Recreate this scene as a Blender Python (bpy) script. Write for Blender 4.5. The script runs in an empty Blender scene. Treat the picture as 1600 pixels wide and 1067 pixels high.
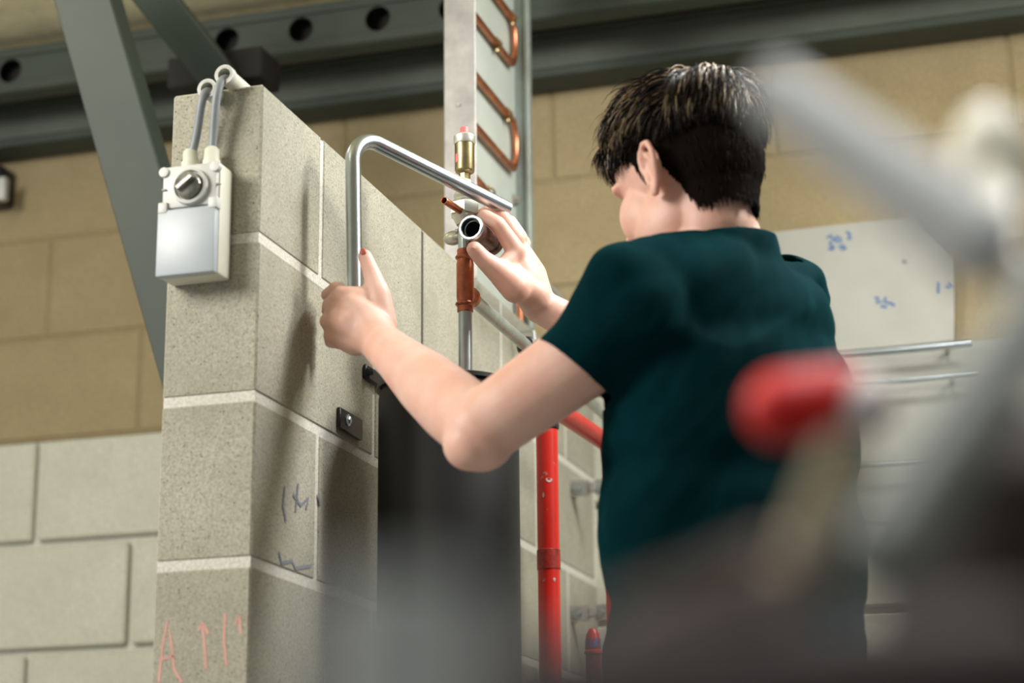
import bpy, bmesh, math, random
from mathutils import Vector, Matrix, Quaternion
random.seed(7)
sc = bpy.context.scene
C = sc.collection
PI = math.pi
R = math.radians

# ------------------------------------------------------------------ camera
F = 1600 * 70 / 36.0
PITCH, ROLL = R(15.5), R(0.6)
CAM = Vector((0, 0, 0.70))
cam = bpy.data.cameras.new('camera'); cam.lens = 70; cam.sensor_width = 36
cam.dof.use_dof = True; cam.dof.focus_distance = 3.08; cam.dof.aperture_fstop = 2.8
cam.clip_start = 0.02
co = bpy.data.objects.new('camera', cam); C.objects.link(co)
co.location = CAM
CROT = Matrix.Rotation(R(90) + PITCH, 3, 'X') @ Matrix.Rotation(-ROLL, 3, 'Z')
co.rotation_euler = CROT.to_euler()
sc.camera = co

def at(px, py, Y):
    """world point on the sight line of a pixel at world depth Y"""
    d = CROT @ Vector(((px - 800) / F, (533.5 - py) / F, -1))
    return CAM + d * (Y / d.y)
def mm(px, Y):
    return px * Y / F

# ------------------------------------------------------------------ light
w = bpy.data.worlds.new('world'); sc.world = w; w.use_nodes = True
w.node_tree.nodes['Background'].inputs[0].default_value = (0.86, 0.93, 1.0, 1)
w.node_tree.nodes['Background'].inputs[1].default_value = 0.26
def area(name, loc, target, sx, sy, power, col, spread=180):
    l = bpy.data.lights.new(name, 'AREA'); l.shape = 'RECTANGLE'; l.size = sx; l.size_y = sy
    l.energy = power; l.color = col; l.spread = R(spread)
    o = bpy.data.objects.new(name, l); C.objects.link(o); o.location = loc
    o.rotation_euler = (Vector(target) - Vector(loc)).to_track_quat('-Z', 'Y').to_euler()
area('ceiling_lamp_right', (1.35, 2.55, 2.62), (0.1, 2.9, 0.9), 0.25, 0.9, 40, (1.0, 0.97, 0.9))
area('ceiling_lamp_back', (0.65, 2.75, 2.66), (0.25, 2.6, 1.4), 0.7, 0.25, 23, (0.95, 0.98, 1.0))
area('fill_light_left', (-2.1, 1.4, 2.3), (-0.3, 3.0, 1.0), 1.0, 0.8, 58, (1.0, 0.96, 0.9))  # unseen fill, placed to brighten the wall end and miss the worker's back
area('ceiling_lamp_far_left', (-1.3, 3.1, 2.62), (-1.0, 4.4, 0.8), 0.6, 0.5, 6, (1.0, 0.95, 0.86))
area('ceiling_lamp_far_right', (1.6, 2.9, 2.62), (1.1, 3.9, 0.9), 0.6, 0.4, 4, (1.0, 0.95, 0.8))
area('fill_light_near', (0.25, 0.55, 2.66), (0.25, 0.62, 0.7), 0.5, 0.3, 4.0, (0.97, 0.98, 1.0), 75)  # added unseen fill, spread narrowed to brighten only the foreground machine
sc.view_settings.view_transform = 'Standard'; sc.view_settings.look = 'None'
sc.view_settings.gamma = 1; sc.view_settings.use_curve_mapping = False
sc.view_settings.exposure = 0.22

# ------------------------------------------------------------------ materials
def new_mat(name):
    m = bpy.data.materials.new(name); m.use_nodes = True
    nt = m.node_tree; b = nt.nodes['Principled BSDF']
    return m, nt, b
def N(nt, t, **kw):
    n = nt.nodes.new(t)
    for k, v in kw.items(): setattr(n, k, v)
    return n
def pos(nt, obj=False):
    if obj:
        return N(nt, 'ShaderNodeTexCoord').outputs['Object']
    return N(nt, 'ShaderNodeNewGeometry').outputs['Position']
def ramp(nt, src, stops):
    r = N(nt, 'ShaderNodeValToRGB'); e = r.color_ramp.elements
    while len(e) < len(stops): e.new(0.5)
    for i, (p, c) in enumerate(stops):
        e[i].position = p; e[i].color = (*c, 1) if len(c) == 3 else c
    nt.links.new(src, r.inputs[0]); return r.outputs[0]
def noise(nt, p, scale, detail=4, rough=0.6, stretch=None):
    n = N(nt, 'ShaderNodeTexNoise'); n.inputs['Scale'].default_value = scale
    n.inputs['Detail'].default_value = detail; n.inputs['Roughness'].default_value = rough
    if stretch:
        mp = N(nt, 'ShaderNodeMapping'); mp.inputs['Scale'].default_value = stretch
        nt.links.new(p, mp.inputs[0]); p = mp.outputs[0]
    nt.links.new(p, n.inputs['Vector']); return n.outputs[0]
def mixc(nt, fac, a, b, mode='MIX'):
    m = N(nt, 'ShaderNodeMix', data_type='RGBA', blend_type=mode)
    if isinstance(fac, float): m.inputs[0].default_value = fac
    else: nt.links.new(fac, m.inputs[0])
    for i, v in ((6, a), (7, b)):
        if isinstance(v, tuple): m.inputs[i].default_value = (*v, 1)
        else: nt.links.new(v, m.inputs[i])
    return m.outputs[2]
def bump(nt, b, h, strength, dist):
    n = N(nt, 'ShaderNodeBump'); n.inputs['Strength'].default_value = strength
    n.inputs['Distance'].default_value = dist
    nt.links.new(h, n.inputs['Height']); nt.links.new(n.outputs[0], b.inputs['Normal'])
def simple(name, col, rough=0.5, metal=0.0, var=0.12, scale=20, bmp=0.0, bscale=200, coat=0.0):
    m, nt, b = new_mat(name); p = pos(nt)
    n = noise(nt, p, scale)
    lo = tuple(c * (1 - var) for c in col); hi = tuple(min(1, c * (1 + var)) for c in col)
    nt.links.new(ramp(nt, n, [(0.3, lo), (0.7, hi)]), b.inputs['Base Color'])
    b.inputs['Roughness'].default_value = rough; b.inputs['Metallic'].default_value = metal
    b.inputs['Coat Weight'].default_value = coat
    if bmp: bump(nt, b, noise(nt, p, bscale), bmp, 0.001)
    return m
def concrete(name, lo, hi, pit, pits=0.36, bd=0.0018):
    m, nt, b = new_mat(name); p = pos(nt)
    big = noise(nt, p, 7, 5); c1 = ramp(nt, big, [(0.3, lo), (0.7, hi)])
    fine = noise(nt, p, 260, 3, 0.7)
    c2 = mixc(nt, ramp(nt, fine, [(0.3, (0, 0, 0)), (0.62, (1, 1, 1))]), tuple(x * 0.72 for x in lo), c1)
    v = N(nt, 'ShaderNodeTexVoronoi'); v.inputs['Scale'].default_value = 210
    nt.links.new(p, v.inputs['Vector'])
    hole = ramp(nt, v.outputs['Distance'], [(0.12, (1, 1, 1)), (0.26, (0, 0, 0))])
    sel = ramp(nt, noise(nt, p, 120, 2), [(1 - pits - 0.12, (0, 0, 0)), (1 - pits - 0.04, (1, 1, 1))])
    mk = N(nt, 'ShaderNodeMath', operation='MULTIPLY'); nt.links.new(hole, mk.inputs[0]); nt.links.new(sel, mk.inputs[1])
    nt.links.new(mixc(nt, mk.outputs[0], c2, pit), b.inputs['Base Color'])
    b.inputs['Roughness'].default_value = 0.92
    hh = N(nt, 'ShaderNodeMath', operation='SUBTRACT'); nt.links.new(fine, hh.inputs[0]); nt.links.new(mk.outputs[0], hh.inputs[1])
    bump(nt, b, hh.outputs[0], 0.7, bd)
    return m
M = {}
M['block'] = concrete('rough_grey_concrete', (0.36, 0.345, 0.27), (0.50, 0.475, 0.38), (0.09, 0.085, 0.06))
M['block_w'] = concrete('pale_concrete', (0.60, 0.60, 0.49), (0.72, 0.71, 0.59), (0.3, 0.28, 0.22), 0.2)
M['mortar'] = concrete('mortar', (0.66, 0.64, 0.56), (0.76, 0.74, 0.66), (0.5, 0.48, 0.42), 0.2)
M['mortar_w'] = concrete('pale_mortar', (0.72, 0.72, 0.62), (0.8, 0.8, 0.7), (0.6, 0.6, 0.5), 0.2)
M['tan'] = concrete('tan_wall_paint', (0.34, 0.27, 0.145), (0.41, 0.33, 0.185), (0.22, 0.16, 0.08), 0.2)
M['tan_m'] = concrete('tan_painted_mortar', (0.30, 0.235, 0.125), (0.35, 0.28, 0.155), (0.2, 0.14, 0.07), 0.2)
M['joint_shade'] = simple('dark_brown_joint_shade', (0.085, 0.07, 0.045), 0.95)
M['cream'] = simple('cream_ceiling_paint', (0.78, 0.7, 0.46), 0.8)
M['floor'] = simple('grey_floor_paint', (0.4, 0.4, 0.37), 0.5, bmp=0.3)
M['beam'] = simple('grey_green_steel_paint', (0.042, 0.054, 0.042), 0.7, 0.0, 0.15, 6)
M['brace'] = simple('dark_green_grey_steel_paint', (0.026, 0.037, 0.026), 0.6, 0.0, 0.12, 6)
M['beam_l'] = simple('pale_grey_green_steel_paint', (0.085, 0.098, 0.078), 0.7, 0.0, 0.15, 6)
M['dark'] = simple('shade_fill_black', (0.015, 0.014, 0.011), 0.9)  # black standing in for shade behind holes and between braces
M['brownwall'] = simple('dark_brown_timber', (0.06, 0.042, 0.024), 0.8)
M['steel'] = simple('bright_zinc_steel', (0.50, 0.56, 0.59), 0.28, 1.0, 0.08, 30)
M['steel_old'] = simple('dull_zinc_steel', (0.5, 0.53, 0.5), 0.42, 0.85, 0.2, 25, 0.2)
M['nickel'] = simple('dull_nickel', (0.62, 0.62, 0.55), 0.38, 0.7, 0.2, 40, 0.2)
M['copper'] = simple('copper', (0.60, 0.235, 0.13), 0.33, 1.0, 0.3, 35)
M['copper_f'] = simple('copper_fitting', (0.45, 0.155, 0.085), 0.38, 1.0, 0.3, 60)
M['brass'] = simple('brass', (0.36, 0.29, 0.15), 0.36, 1.0, 0.25, 45)
M['pinkcap'] = simple('pink_red_plastic', (0.75, 0.16, 0.15), 0.5)
M['black'] = simple('black_plastic', (0.004, 0.004, 0.005), 0.6, 0, 0.2, 12)
M['blacksteel'] = simple('black_steel', (0.02, 0.023, 0.022), 0.4, 0.3)
M['rubber'] = simple('dark_green_rubber', (0.01, 0.03, 0.03), 0.35)
M['galv'] = simple('galvanised_steel', (0.33, 0.315, 0.295), 0.5, 0.35, 0.2, 22, 0.1)
M['galv_g'] = simple('grey_green_galvanised_steel', (0.33, 0.37, 0.34), 0.5, 0.35, 0.2, 14, 0.1)
M['whiteboard'] = simple('white_board', (0.44, 0.48, 0.43), 0.6, 0, 0.06, 8)
M['greyboard'] = simple('grey_board', (0.37, 0.37, 0.33), 0.6, 0, 0.06, 8)
M['plastic_g'] = simple('light_grey_plastic', (0.54, 0.55, 0.52), 0.45, 0, 0.05, 20)
M['plastic_b'] = simple('blue_grey_plastic', (0.40, 0.44, 0.47), 0.4, 0, 0.05, 20)
M['plastic_y'] = simple('ivory_plastic', (0.60, 0.60, 0.50), 0.5, 0, 0.05, 20)
M['cable'] = simple('grey_cable', (0.22, 0.24, 0.25), 0.45)
M['blueink'] = simple('blue_ink', (0.05, 0.13, 0.30), 0.6)
M['blueink_d'] = simple('dull_blue_ink', (0.19, 0.20, 0.24), 0.8)
M['redchalk'] = simple('red_chalk', (0.60, 0.33, 0.28), 0.9)
M['lens'] = simple('smoked_clear_plastic', (0.17, 0.17, 0.14), 0.1, 0, 0.5, 60)
M['trouser'] = simple('dark_trouser_cloth', (0.02, 0.021, 0.026), 0.85, bmp=0.3, bscale=600)
M['shoe'] = simple('black_leather', (0.015, 0.014, 0.013), 0.4)
M['cream_knob'] = simple('ivory_knob', (0.92, 0.88, 0.72), 0.35)
M['cast'] = simple('grey_cast_iron', (0.19, 0.205, 0.185), 0.5, 0.2)
M['castlight'] = simple('light_grey_enamel', (0.66, 0.68, 0.68), 0.5, 0.0)
M['brownmetal'] = simple('dark_brown_enamel', (0.014, 0.006, 0.0045), 0.7)
M['olive'] = simple('olive_brown_enamel', (0.18, 0.14, 0.075), 0.5)
M['redgrip'] = simple('red_rubber_grip', (0.75, 0.012, 0.008), 0.5)
M['darksteel'] = simple('dark_brown_shaded_steel', (0.20, 0.15, 0.14), 0.3, 0.8, 0.5, 60)  # carries the fitting's brown shading and reflections in its colour
M['whitegrip'] = simple('white_plastic_collar', (0.8, 0.72, 0.70), 0.5)
# red paint chipped to bare metal
m, nt, b = new_mat('chipped_red_paint'); p = pos(nt)
n1 = noise(nt, p, 55, 6, 0.7)
red = ramp(nt, noise(nt, p, 12), [(0.3, (0.42, 0.010, 0.006)), (0.7, (0.60, 0.020, 0.010))])
nt.links.new(mixc(nt, ramp(nt, n1, [(0.66, (0, 0, 0)), (0.69, (1, 1, 1))]), red, (0.32, 0.22, 0.18)), b.inputs['Base Color'])
b.inputs['Roughness'].default_value = 0.33; bump(nt, b, n1, 0.4, 0.001); M['red'] = m
M['darkred'] = simple('dark_red_paint', (0.26, 0.015, 0.010), 0.4, 0, 0.5, 80, 0.6, 150)
M['baresteel'] = simple('bare_worn_steel', (0.42, 0.37, 0.33), 0.5, 0.3, 0.4, 200)
# skin
m, nt, b = new_mat('skin'); p = pos(nt)
cs = ramp(nt, noise(nt, p, 14, 3), [(0.35, (0.69, 0.385, 0.295)), (0.7, (0.78, 0.51, 0.42))])
nt.links.new(cs, b.inputs['Base Color']); b.inputs['Roughness'].default_value = 0.5
b.inputs['Subsurface Weight'].default_value = 0.25; b.inputs['Subsurface Radius'].default_value = (1, 0.3, 0.15)
b.inputs['Subsurface Scale'].default_value = 0.012
bump(nt, b, noise(nt, p, 420, 3), 0.12, 0.0006); M['skin'] = m
M['nail'] = simple('finger_nail', (0.75, 0.42, 0.34), 0.3)
M['nail_red'] = simple('reddened_finger_nail', (0.45, 0.10, 0.06), 0.35)
M['eye'] = simple('eye_white', (0.7, 0.68, 0.65), 0.2)
# shirt
m, nt, b = new_mat('dark_teal_cotton'); p = pos(nt)
nt.links.new(ramp(nt, noise(nt, p, 9, 3), [(0.3, (0.0005, 0.013, 0.017)), (0.7, (0.0006, 0.019, 0.024))]), b.inputs['Base Color'])
b.inputs['Roughness'].default_value = 0.9; b.inputs['Sheen Weight'].default_value = 0.06
b.inputs['Sheen Tint'].default_value = (0.05, 0.6, 0.65, 1); b.inputs['Specular IOR Level'].default_value = 0.03
bump(nt, b, noise(nt, p, 900, 2), 0.3, 0.0005); M['shirt'] = m
def hairmat(name, col, ro=0.36, sp=0.5):
    m, nt, b = new_mat(name); b.inputs['Base Color'].default_value = (*col, 1)
    b.inputs['Roughness'].default_value = ro; b.inputs['Specular IOR Level'].default_value = sp; return m
M['hair0'] = hairmat('near_black_hair', (0.006, 0.004, 0.003), 0.7, 0.1)
M['hair1'] = hairmat('dark_brown_hair', (0.022, 0.013, 0.008), 0.4, 0.4)
M['hair2'] = hairmat('light_brown_lit_hair', (0.30, 0.21, 0.115))  # lighter brown strands, with the top-light sheen also put into the colour
M['stubble'] = simple('clipped_hair', (0.006, 0.004, 0.003), 1.0, bmp=0.8, bscale=900)
M['stubble'].node_tree.nodes['Principled BSDF'].inputs['Specular IOR Level'].default_value = 0.05

# ------------------------------------------------------------------ object helpers
ORG = {}
def prop(o, label=None, cat=None, group=None, kind=None):
    if label: o['label'] = label
    if cat: o['category'] = cat
    if group: o['group'] = group
    if kind: o['kind'] = kind
    return o
def thing(name, loc, label, cat, group=None):
    o = bpy.data.objects.new(name, None); C.objects.link(o); o.location = loc
    o.empty_display_size = 0.05
    ORG[o.name] = Vector(loc); return prop(o, label, cat, group)
def link_mesh(name, me, c, parent):
    o = bpy.data.objects.new(name, me); C.objects.link(o)
    if parent is not None:
        o.parent = parent; o.location = c - ORG[parent.name]
    else: o.location = c
    ORG[o.name] = Vector(c); return o
def obj(name, bm, mat, parent=None, smooth=True, label=None, cat=None, group=None, kind=None, sharp=40):
    """bmesh in world coordinates -> one mesh object with its origin in its middle"""
    lo = Vector((1e9,) * 3); hi = -lo
    for v in bm.verts:
        for i in range(3):
            lo[i] = min(lo[i], v.co[i]); hi[i] = max(hi[i], v.co[i])
    c = (lo + hi) / 2
    bmesh.ops.translate(bm, verts=bm.verts, vec=-c)
    bmesh.ops.recalc_face_normals(bm, faces=bm.faces)
    if smooth:
        for f in bm.faces: f.smooth = True
        for e in bm.edges:
            if len(e.link_faces) == 2 and e.calc_face_angle(0) > R(sharp): e.smooth = False
    me = bpy.data.meshes.new(name); bm.to_mesh(me); bm.free()
    for mt in (mat if isinstance(mat, (list, tuple)) else [mat]): me.materials.append(mt)
    return prop(link_mesh(name, me, c, parent), label, cat, group, kind)
def copy_obj(src, c, parent, rot=None):
    o = src.copy(); C.objects.link(o)
    o.parent = parent; o.location = c - (ORG[parent.name] if parent else Vector())
    if rot: o.rotation_euler = rot
    ORG[o.name] = Vector(c); return o

def B(): return bmesh.new()
def box(bm, c, ex, ey, ez, bev=0.0, seg=1):
    """box centred at c with half-extent vectors ex, ey, ez"""
    c = Vector(c); vs = []
    for k in (-1, 1):
        for j in (-1, 1):
            for i in (-1, 1): vs.append(bm.verts.new(c + ex * i + ey * j + ez * k))
    fs = [bm.faces.new([vs[i] for i in q]) for q in ((0, 2, 3, 1), (4, 5, 7, 6), (0, 1, 5, 4), (2, 6, 7, 3), (0, 4, 6, 2), (1, 3, 7, 5))]
    if bev:
        es = list({e for f in fs for e in f.edges})
        bmesh.ops.bevel(bm, geom=es, offset=bev, segments=seg, affect='EDGES', profile=0.5)
X, Y_, Z = Vector((1, 0, 0)), Vector((0, 1, 0)), Vector((0, 0, 1))
def abox(bm, c, sx, sy, sz, bev=0.0, seg=1): box(bm, c, X * sx / 2, Y_ * sy / 2, Z * sz / 2, bev, seg)
def frame_of(d):
    d = d.normalized(); a = Z if abs(d.z) < 0.9 else X
    u = d.cross(a).normalized(); return u, d.cross(u).normalized()
def lathe(bm, base, axis, prof, n=24, poly=None):
    """prof: list of (t along axis, radius); closed at both ends when radius 0"""
    axis = axis.normalized(); u, v = frame_of(axis); prev = None
    n = poly or n
    for t, r in prof:
        if r < 1e-6: ring = [bm.verts.new(base + axis * t)]
        else: ring = [bm.verts.new(base + axis * t + (u * math.cos(2 * PI * i / n) + v * math.sin(2 * PI * i / n)) * r) for i in range(n)]
        if prev:
            if len(prev) == 1 and len(ring) > 1:
                for i in range(n): bm.faces.new((prev[0], ring[i], ring[(i + 1) % n]))
            elif len(ring) == 1 and len(prev) > 1:
                for i in range(n): bm.faces.new((prev[i], ring[0], prev[(i + 1) % n]))
            elif len(ring) > 1:
                for i in range(n): bm.faces.new((prev[i], ring[i], ring[(i + 1) % n], prev[(i + 1) % n]))
        prev = ring
def rod(bm, a, b, r, n=20, r2=None, bev=0.0):
    L = (b - a).length; r2 = r if r2 is None else r2
    lathe(bm, a, b - a, [(0, 0), (0, r - bev), (bev, r), (L - bev, r2), (L, r2 - bev), (L, 0)], n)
def hollow(bm, a, b, r, ri, n=28, depth=0.03):
    """pipe with an open end at a"""
    L = (b - a).length
    lathe(bm, a, b - a, [(depth, 0), (depth, ri), (0.0008, ri), (0, ri + 0.0006), (0, r - 0.0006), (0.0008, r), (L, r), (L, 0)], n)
def path_fillet(pts, rad, seg=10):
    out = [pts[0]]
    for i in range(1, len(pts) - 1):
        a, p, c = pts[i - 1], pts[i], pts[i + 1]
        d1 = (a - p).normalized(); d2 = (c - p).normalized()
        ang = d1.angle(d2); t = rad / math.tan(ang / 2)
        p1, p2 = p + d1 * t, p + d2 * t
        cen = p + (d1 + d2).normalized() * (rad / math.sin(ang / 2))
        v1, v2 = p1 - cen, p2 - cen; full = v1.angle(v2)
        for k in range(seg + 1):
            s = k / seg
            out.append(cen + (v1 * math.sin((1 - s) * full) + v2 * math.sin(s * full)) / math.sin(full))
    out.append(pts[-1]); return out
def sweep(bm, pts, r, n=16, rad=None, hole=0.0):
    """tube along points; hole>0 opens both ends to that inner radius"""
    ring0 = None; u = None; rings = []
    for i, p in enumerate(pts):
        d = ((pts[min(i + 1, len(pts) - 1)] - pts[max(i - 1, 0)])).normalized()
        if u is None: u, _ = frame_of(d)
        u = (u - d * u.dot(d)).normalized(); v = d.cross(u)
        rr = rad(i / (len(pts) - 1)) if rad else r
        rings.append([bm.verts.new(p + (u * math.cos(2 * PI * k / n) + v * math.sin(2 * PI * k / n)) * rr) for k in range(n)])
        if i in (0, len(pts) - 1): 
            if i == 0: e0 = (p, d, u.copy(), v.copy(), rr)
            else: e1 = (p, -d, u.copy(), v.copy(), rr)
    for a, b in zip(rings, rings[1:]):
        for k in range(n): bm.faces.new((a[k], b[k], b[(k + 1) % n], a[(k + 1) % n]))
    for ring, (p, d, uu, vv, rr) in ((rings[0], e0), (rings[-1], e1)):
        if hole:
            last = ring
            for dep, hr in ((0, hole), (0.02, hole)):
                nr = [bm.verts.new(p + d * dep + (uu * math.cos(2 * PI * k / n) + vv * math.sin(2 * PI * k / n)) * hr) for k in range(n)]
                for k in range(n): bm.faces.new((last[k], last[(k + 1) % n], nr[(k + 1) % n], nr[k]))
                last = nr
            bm.faces.new(last)
        else: bm.faces.new(ring)
def ellipsoid(bm, c, ax, ay, az, seg=20, rings=12):
    c = Vector(c); m = Matrix((ax, ay, az)).transposed().to_4x4(); m.translation = c
    bmesh.ops.create_uvsphere(bm, u_segments=seg, v_segments=rings, radius=1.0, matrix=m)
def cone(bm, a, b, ra, rb, n=18):
    """tapered capsule"""
    d = b - a; L = max(d.length, 1e-5); s = (ra - rb) / L; s = max(-0.95, min(0.95, s)); c = math.sqrt(1 - s * s)
    prof = [(-ra, 0)]
    t0 = math.asin(s)
    for k in range(1, 6):
        th = -PI / 2 + (PI / 2 + t0) * k / 5; prof.append((ra * math.sin(th), ra * math.cos(th)))
    for k in range(0, 5):
        th = t0 + (PI / 2 - t0) * k / 5; prof.append((L + rb * math.sin(th), rb * math.cos(th)))
    prof.append((L + rb, 0)); lathe(bm, a, d, prof, n)
def chain(bm, pts, rs, n=16):
    for i in range(len(pts) - 1): cone(bm, pts[i], pts[i + 1], rs[i], rs[i + 1], n)
def remesh(bm, voxel, smooth_it=4, fac=0.5):
    me = bpy.data.meshes.new('tmp'); bmesh.ops.recalc_face_normals(bm, faces=bm.faces); bm.to_mesh(me); bm.free()
    o = bpy.data.objects.new('tmp', me); C.objects.link(o)
    md = o.modifiers.new('r', 'REMESH'); md.mode = 'VOXEL'; md.voxel_size = voxel; md.adaptivity = 0
    ms = o.modifiers.new('s', 'SMOOTH'); ms.factor = fac; ms.iterations = smooth_it
    dg = bpy.context.evaluated_depsgraph_get(); dg.update()
    ev = o.evaluated_get(dg); me2 = bpy.data.meshes.new_from_object(ev)
    out = bmesh.new(); out.from_mesh(me2)
    bpy.data.objects.remove(o); bpy.data.meshes.remove(me); bpy.data.meshes.remove(me2)
    return out
def bolt(bm, c, nrm, r=0.008, h=0.006, washer=True):
    if washer: lathe(bm, c, nrm, [(0, 0), (0, r * 1.5), (0.0015, r * 1.5), (0.0015, 0)], 20)
    lathe(bm, c, nrm, [(0, 0), (0, r), (h * 0.8, r), (h, r * 0.8), (h, 0)], 6)
def ribbon(bm, pts, wid, nrm, off=0.0004):
    """hand-drawn stroke lying on a surface"""
    prev = None
    for i, p in enumerate(pts):
        d = (pts[min(i + 1, len(pts) - 1)] - pts[max(i - 1, 0)]).normalized(); s = d.cross(nrm).normalized() * wid / 2
        q = p + nrm * off; a, b = bm.verts.new(q - s), bm.verts.new(q + s)
        if prev: bm.faces.new((prev[0], a, b, prev[1]))
        prev = (a, b)

# ------------------------------------------------------------------ setting: walls
AZ = R(16.9)
S = Vector((math.sin(AZ), math.cos(AZ), 0))      # along the partition wall, away
NR = Vector((math.cos(AZ), -math.sin(AZ), 0))    # out of its long face, to the right
corner = at(405, 376, 2.60); corner.z = 0
TH = 0.139
Y0 = 4.40                                        # back wall depth straight ahead
def on_back(px, py, off=0.0):
    """point on the back wall plane (moved off towards the room)"""
    d = at(px, py, 1.0) - CAM; n = -S
    P0 = Vector((0, Y0, 0)) + n * off
    t = (P0 - CAM).dot(n) / d.dot(n); return CAM + d * t
def on_side(px, py, off=0.0):
    d = at(px, py, 1.0) - CAM; P0 = corner + NR * off
    return CAM + d * ((P0 - CAM).dot(NR) / d.dot(NR))
s_end = (Y0 * S.y - corner.dot(S))               # along-wall distance where it meets the back wall
HC = 0.225
wl = B(); g = 0.0018
cx = corner + S * (s_end / 2) - NR * (TH / 2) + Z * (8 * HC / 2)
box(wl, cx, S * (s_end / 2 - g), NR * (TH / 2 - g), Z * (8 * HC / 2 - 0.003))
wall_left = obj('wall_left', wl, M['mortar'], None, False, kind='structure')
cache = {}
def block(L, T, H, c, ea, eb, parent, mat, bev=0.003, jit=True):
    key = (round(L, 3), round(T, 3), round(H, 3), mat.name, parent.name)
    if key not in cache:
        bm = B(); box(bm, c, ea * L / 2, eb * T / 2, Z * H / 2, bev)
        o = obj('block', bm, mat, parent, False); cache[key] = o
    else: o = copy_obj(cache[key], c, parent)
    return o
for k in range(8):
    s = 0.0; first = True
    while s < s_end - 0.02:
        L = 0.215 if (first and k % 2 == 1) else 0.44
        first = False
        L = min(L, s_end - s - 0.002)
        hh = 0.213 if k < 7 else 0.220
        jn = random.uniform(-0.0004, 0.0004)
        block(L, TH, hh, corner + S * (s + L / 2) - NR * (TH / 2 - jn) + Z * (k * HC + hh / 2 + (0.006 if k else 0.001)), S, NR, wall_left, M['block'])
        s += L + 0.011
f = B(); box(f, corner + S * 0.6715 - NR * 0.002 + Z * (7.5 * HC), S * 0.0052, NR * 0.0022, Z * 0.108); obj('joint_shade_strip', f, M['joint_shade'], wall_left, False)  # dark strip painting the shade inside an unfilled joint
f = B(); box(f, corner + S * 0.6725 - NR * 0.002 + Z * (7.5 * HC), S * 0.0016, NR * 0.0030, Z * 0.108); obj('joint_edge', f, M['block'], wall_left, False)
# back wall : mortar slab + blocks
HB, LB = 0.259, 0.524
back0 = on_back(205, 930); bx0 = back0.dot(NR)
joint_z = on_back(100, 848).z
n0 = math.floor(joint_z / HB); zoff = joint_z - n0 * HB
W0, W1 = -3.2, 3.4
wb = B(); CEIL = 2.72
bc = S * (Y0 * S.y + 0.11)
box(wb, bc + NR * ((W0 + W1) / 2) + Z * (CEIL / 2), NR * ((W1 - W0) / 2), S * 0.10, Z * CEIL / 2)
wall_back = obj('wall_back', wb, M['mortar_w'], None, False, kind='structure')
wt = B()
ztop = on_back(100, 676).z
paint_row = round((ztop - zoff) / HB)
zp = zoff + paint_row * HB - 0.004
box(wt, S * (Y0 * S.y + 0.0075) + NR * ((W0 + W1) / 2) + Z * ((CEIL + zp) / 2), NR * ((W1 - W0) / 2), S * 0.0045, Z * (CEIL - zp) / 2)
obj('painted_mortar', wt, M['tan_m'], wall_back, False)
row = -1
while zoff + row * HB < CEIL - 0.02:
    z0 = zoff + row * HB; z1 = min(z0 + HB, CEIL)
    z0c = max(z0, 0)
    painted = row >= paint_row
    off = bx0 if (row - n0 + 1) % 2 == 0 else bx0 + LB / 2
    s = off - LB * math.ceil((off - W0) / LB)
    H = z1 - z0c - (0.006 if painted else 0.016)
    if H > 0.03:
        while s < W1:
            a, b_ = max(s, W0), min(s + LB, W1)
            if b_ - a > 0.05:
                gp = 0.006 if painted else 0.016
                L = b_ - a - gp
                c = NR * ((a + b_) / 2) + Z * ((z0c + z1) / 2)
                jit = random.uniform(-0.001, 0.001)
                proud = 0.0038 if painted else 0.0145
                block(L, 0.02, H, c + S * (Y0 * S.y + 0.010 - proud + jit + (0.003)), NR, S, wall_back, M['tan'] if painted else M['block_w'], 0.005)
            s += LB
    row += 1
fl = B(); abox(fl, (0.3, 1.5, -0.05), 8, 9, 0.1); obj('floor', fl, M['floor'], None, False, kind='structure')
ce = B(); abox(ce, (0.3, 1.5, CEIL + 0.05), 8, 9, 0.1); obj('ceiling', ce, M['cream'], None, False, kind='structure')

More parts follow.
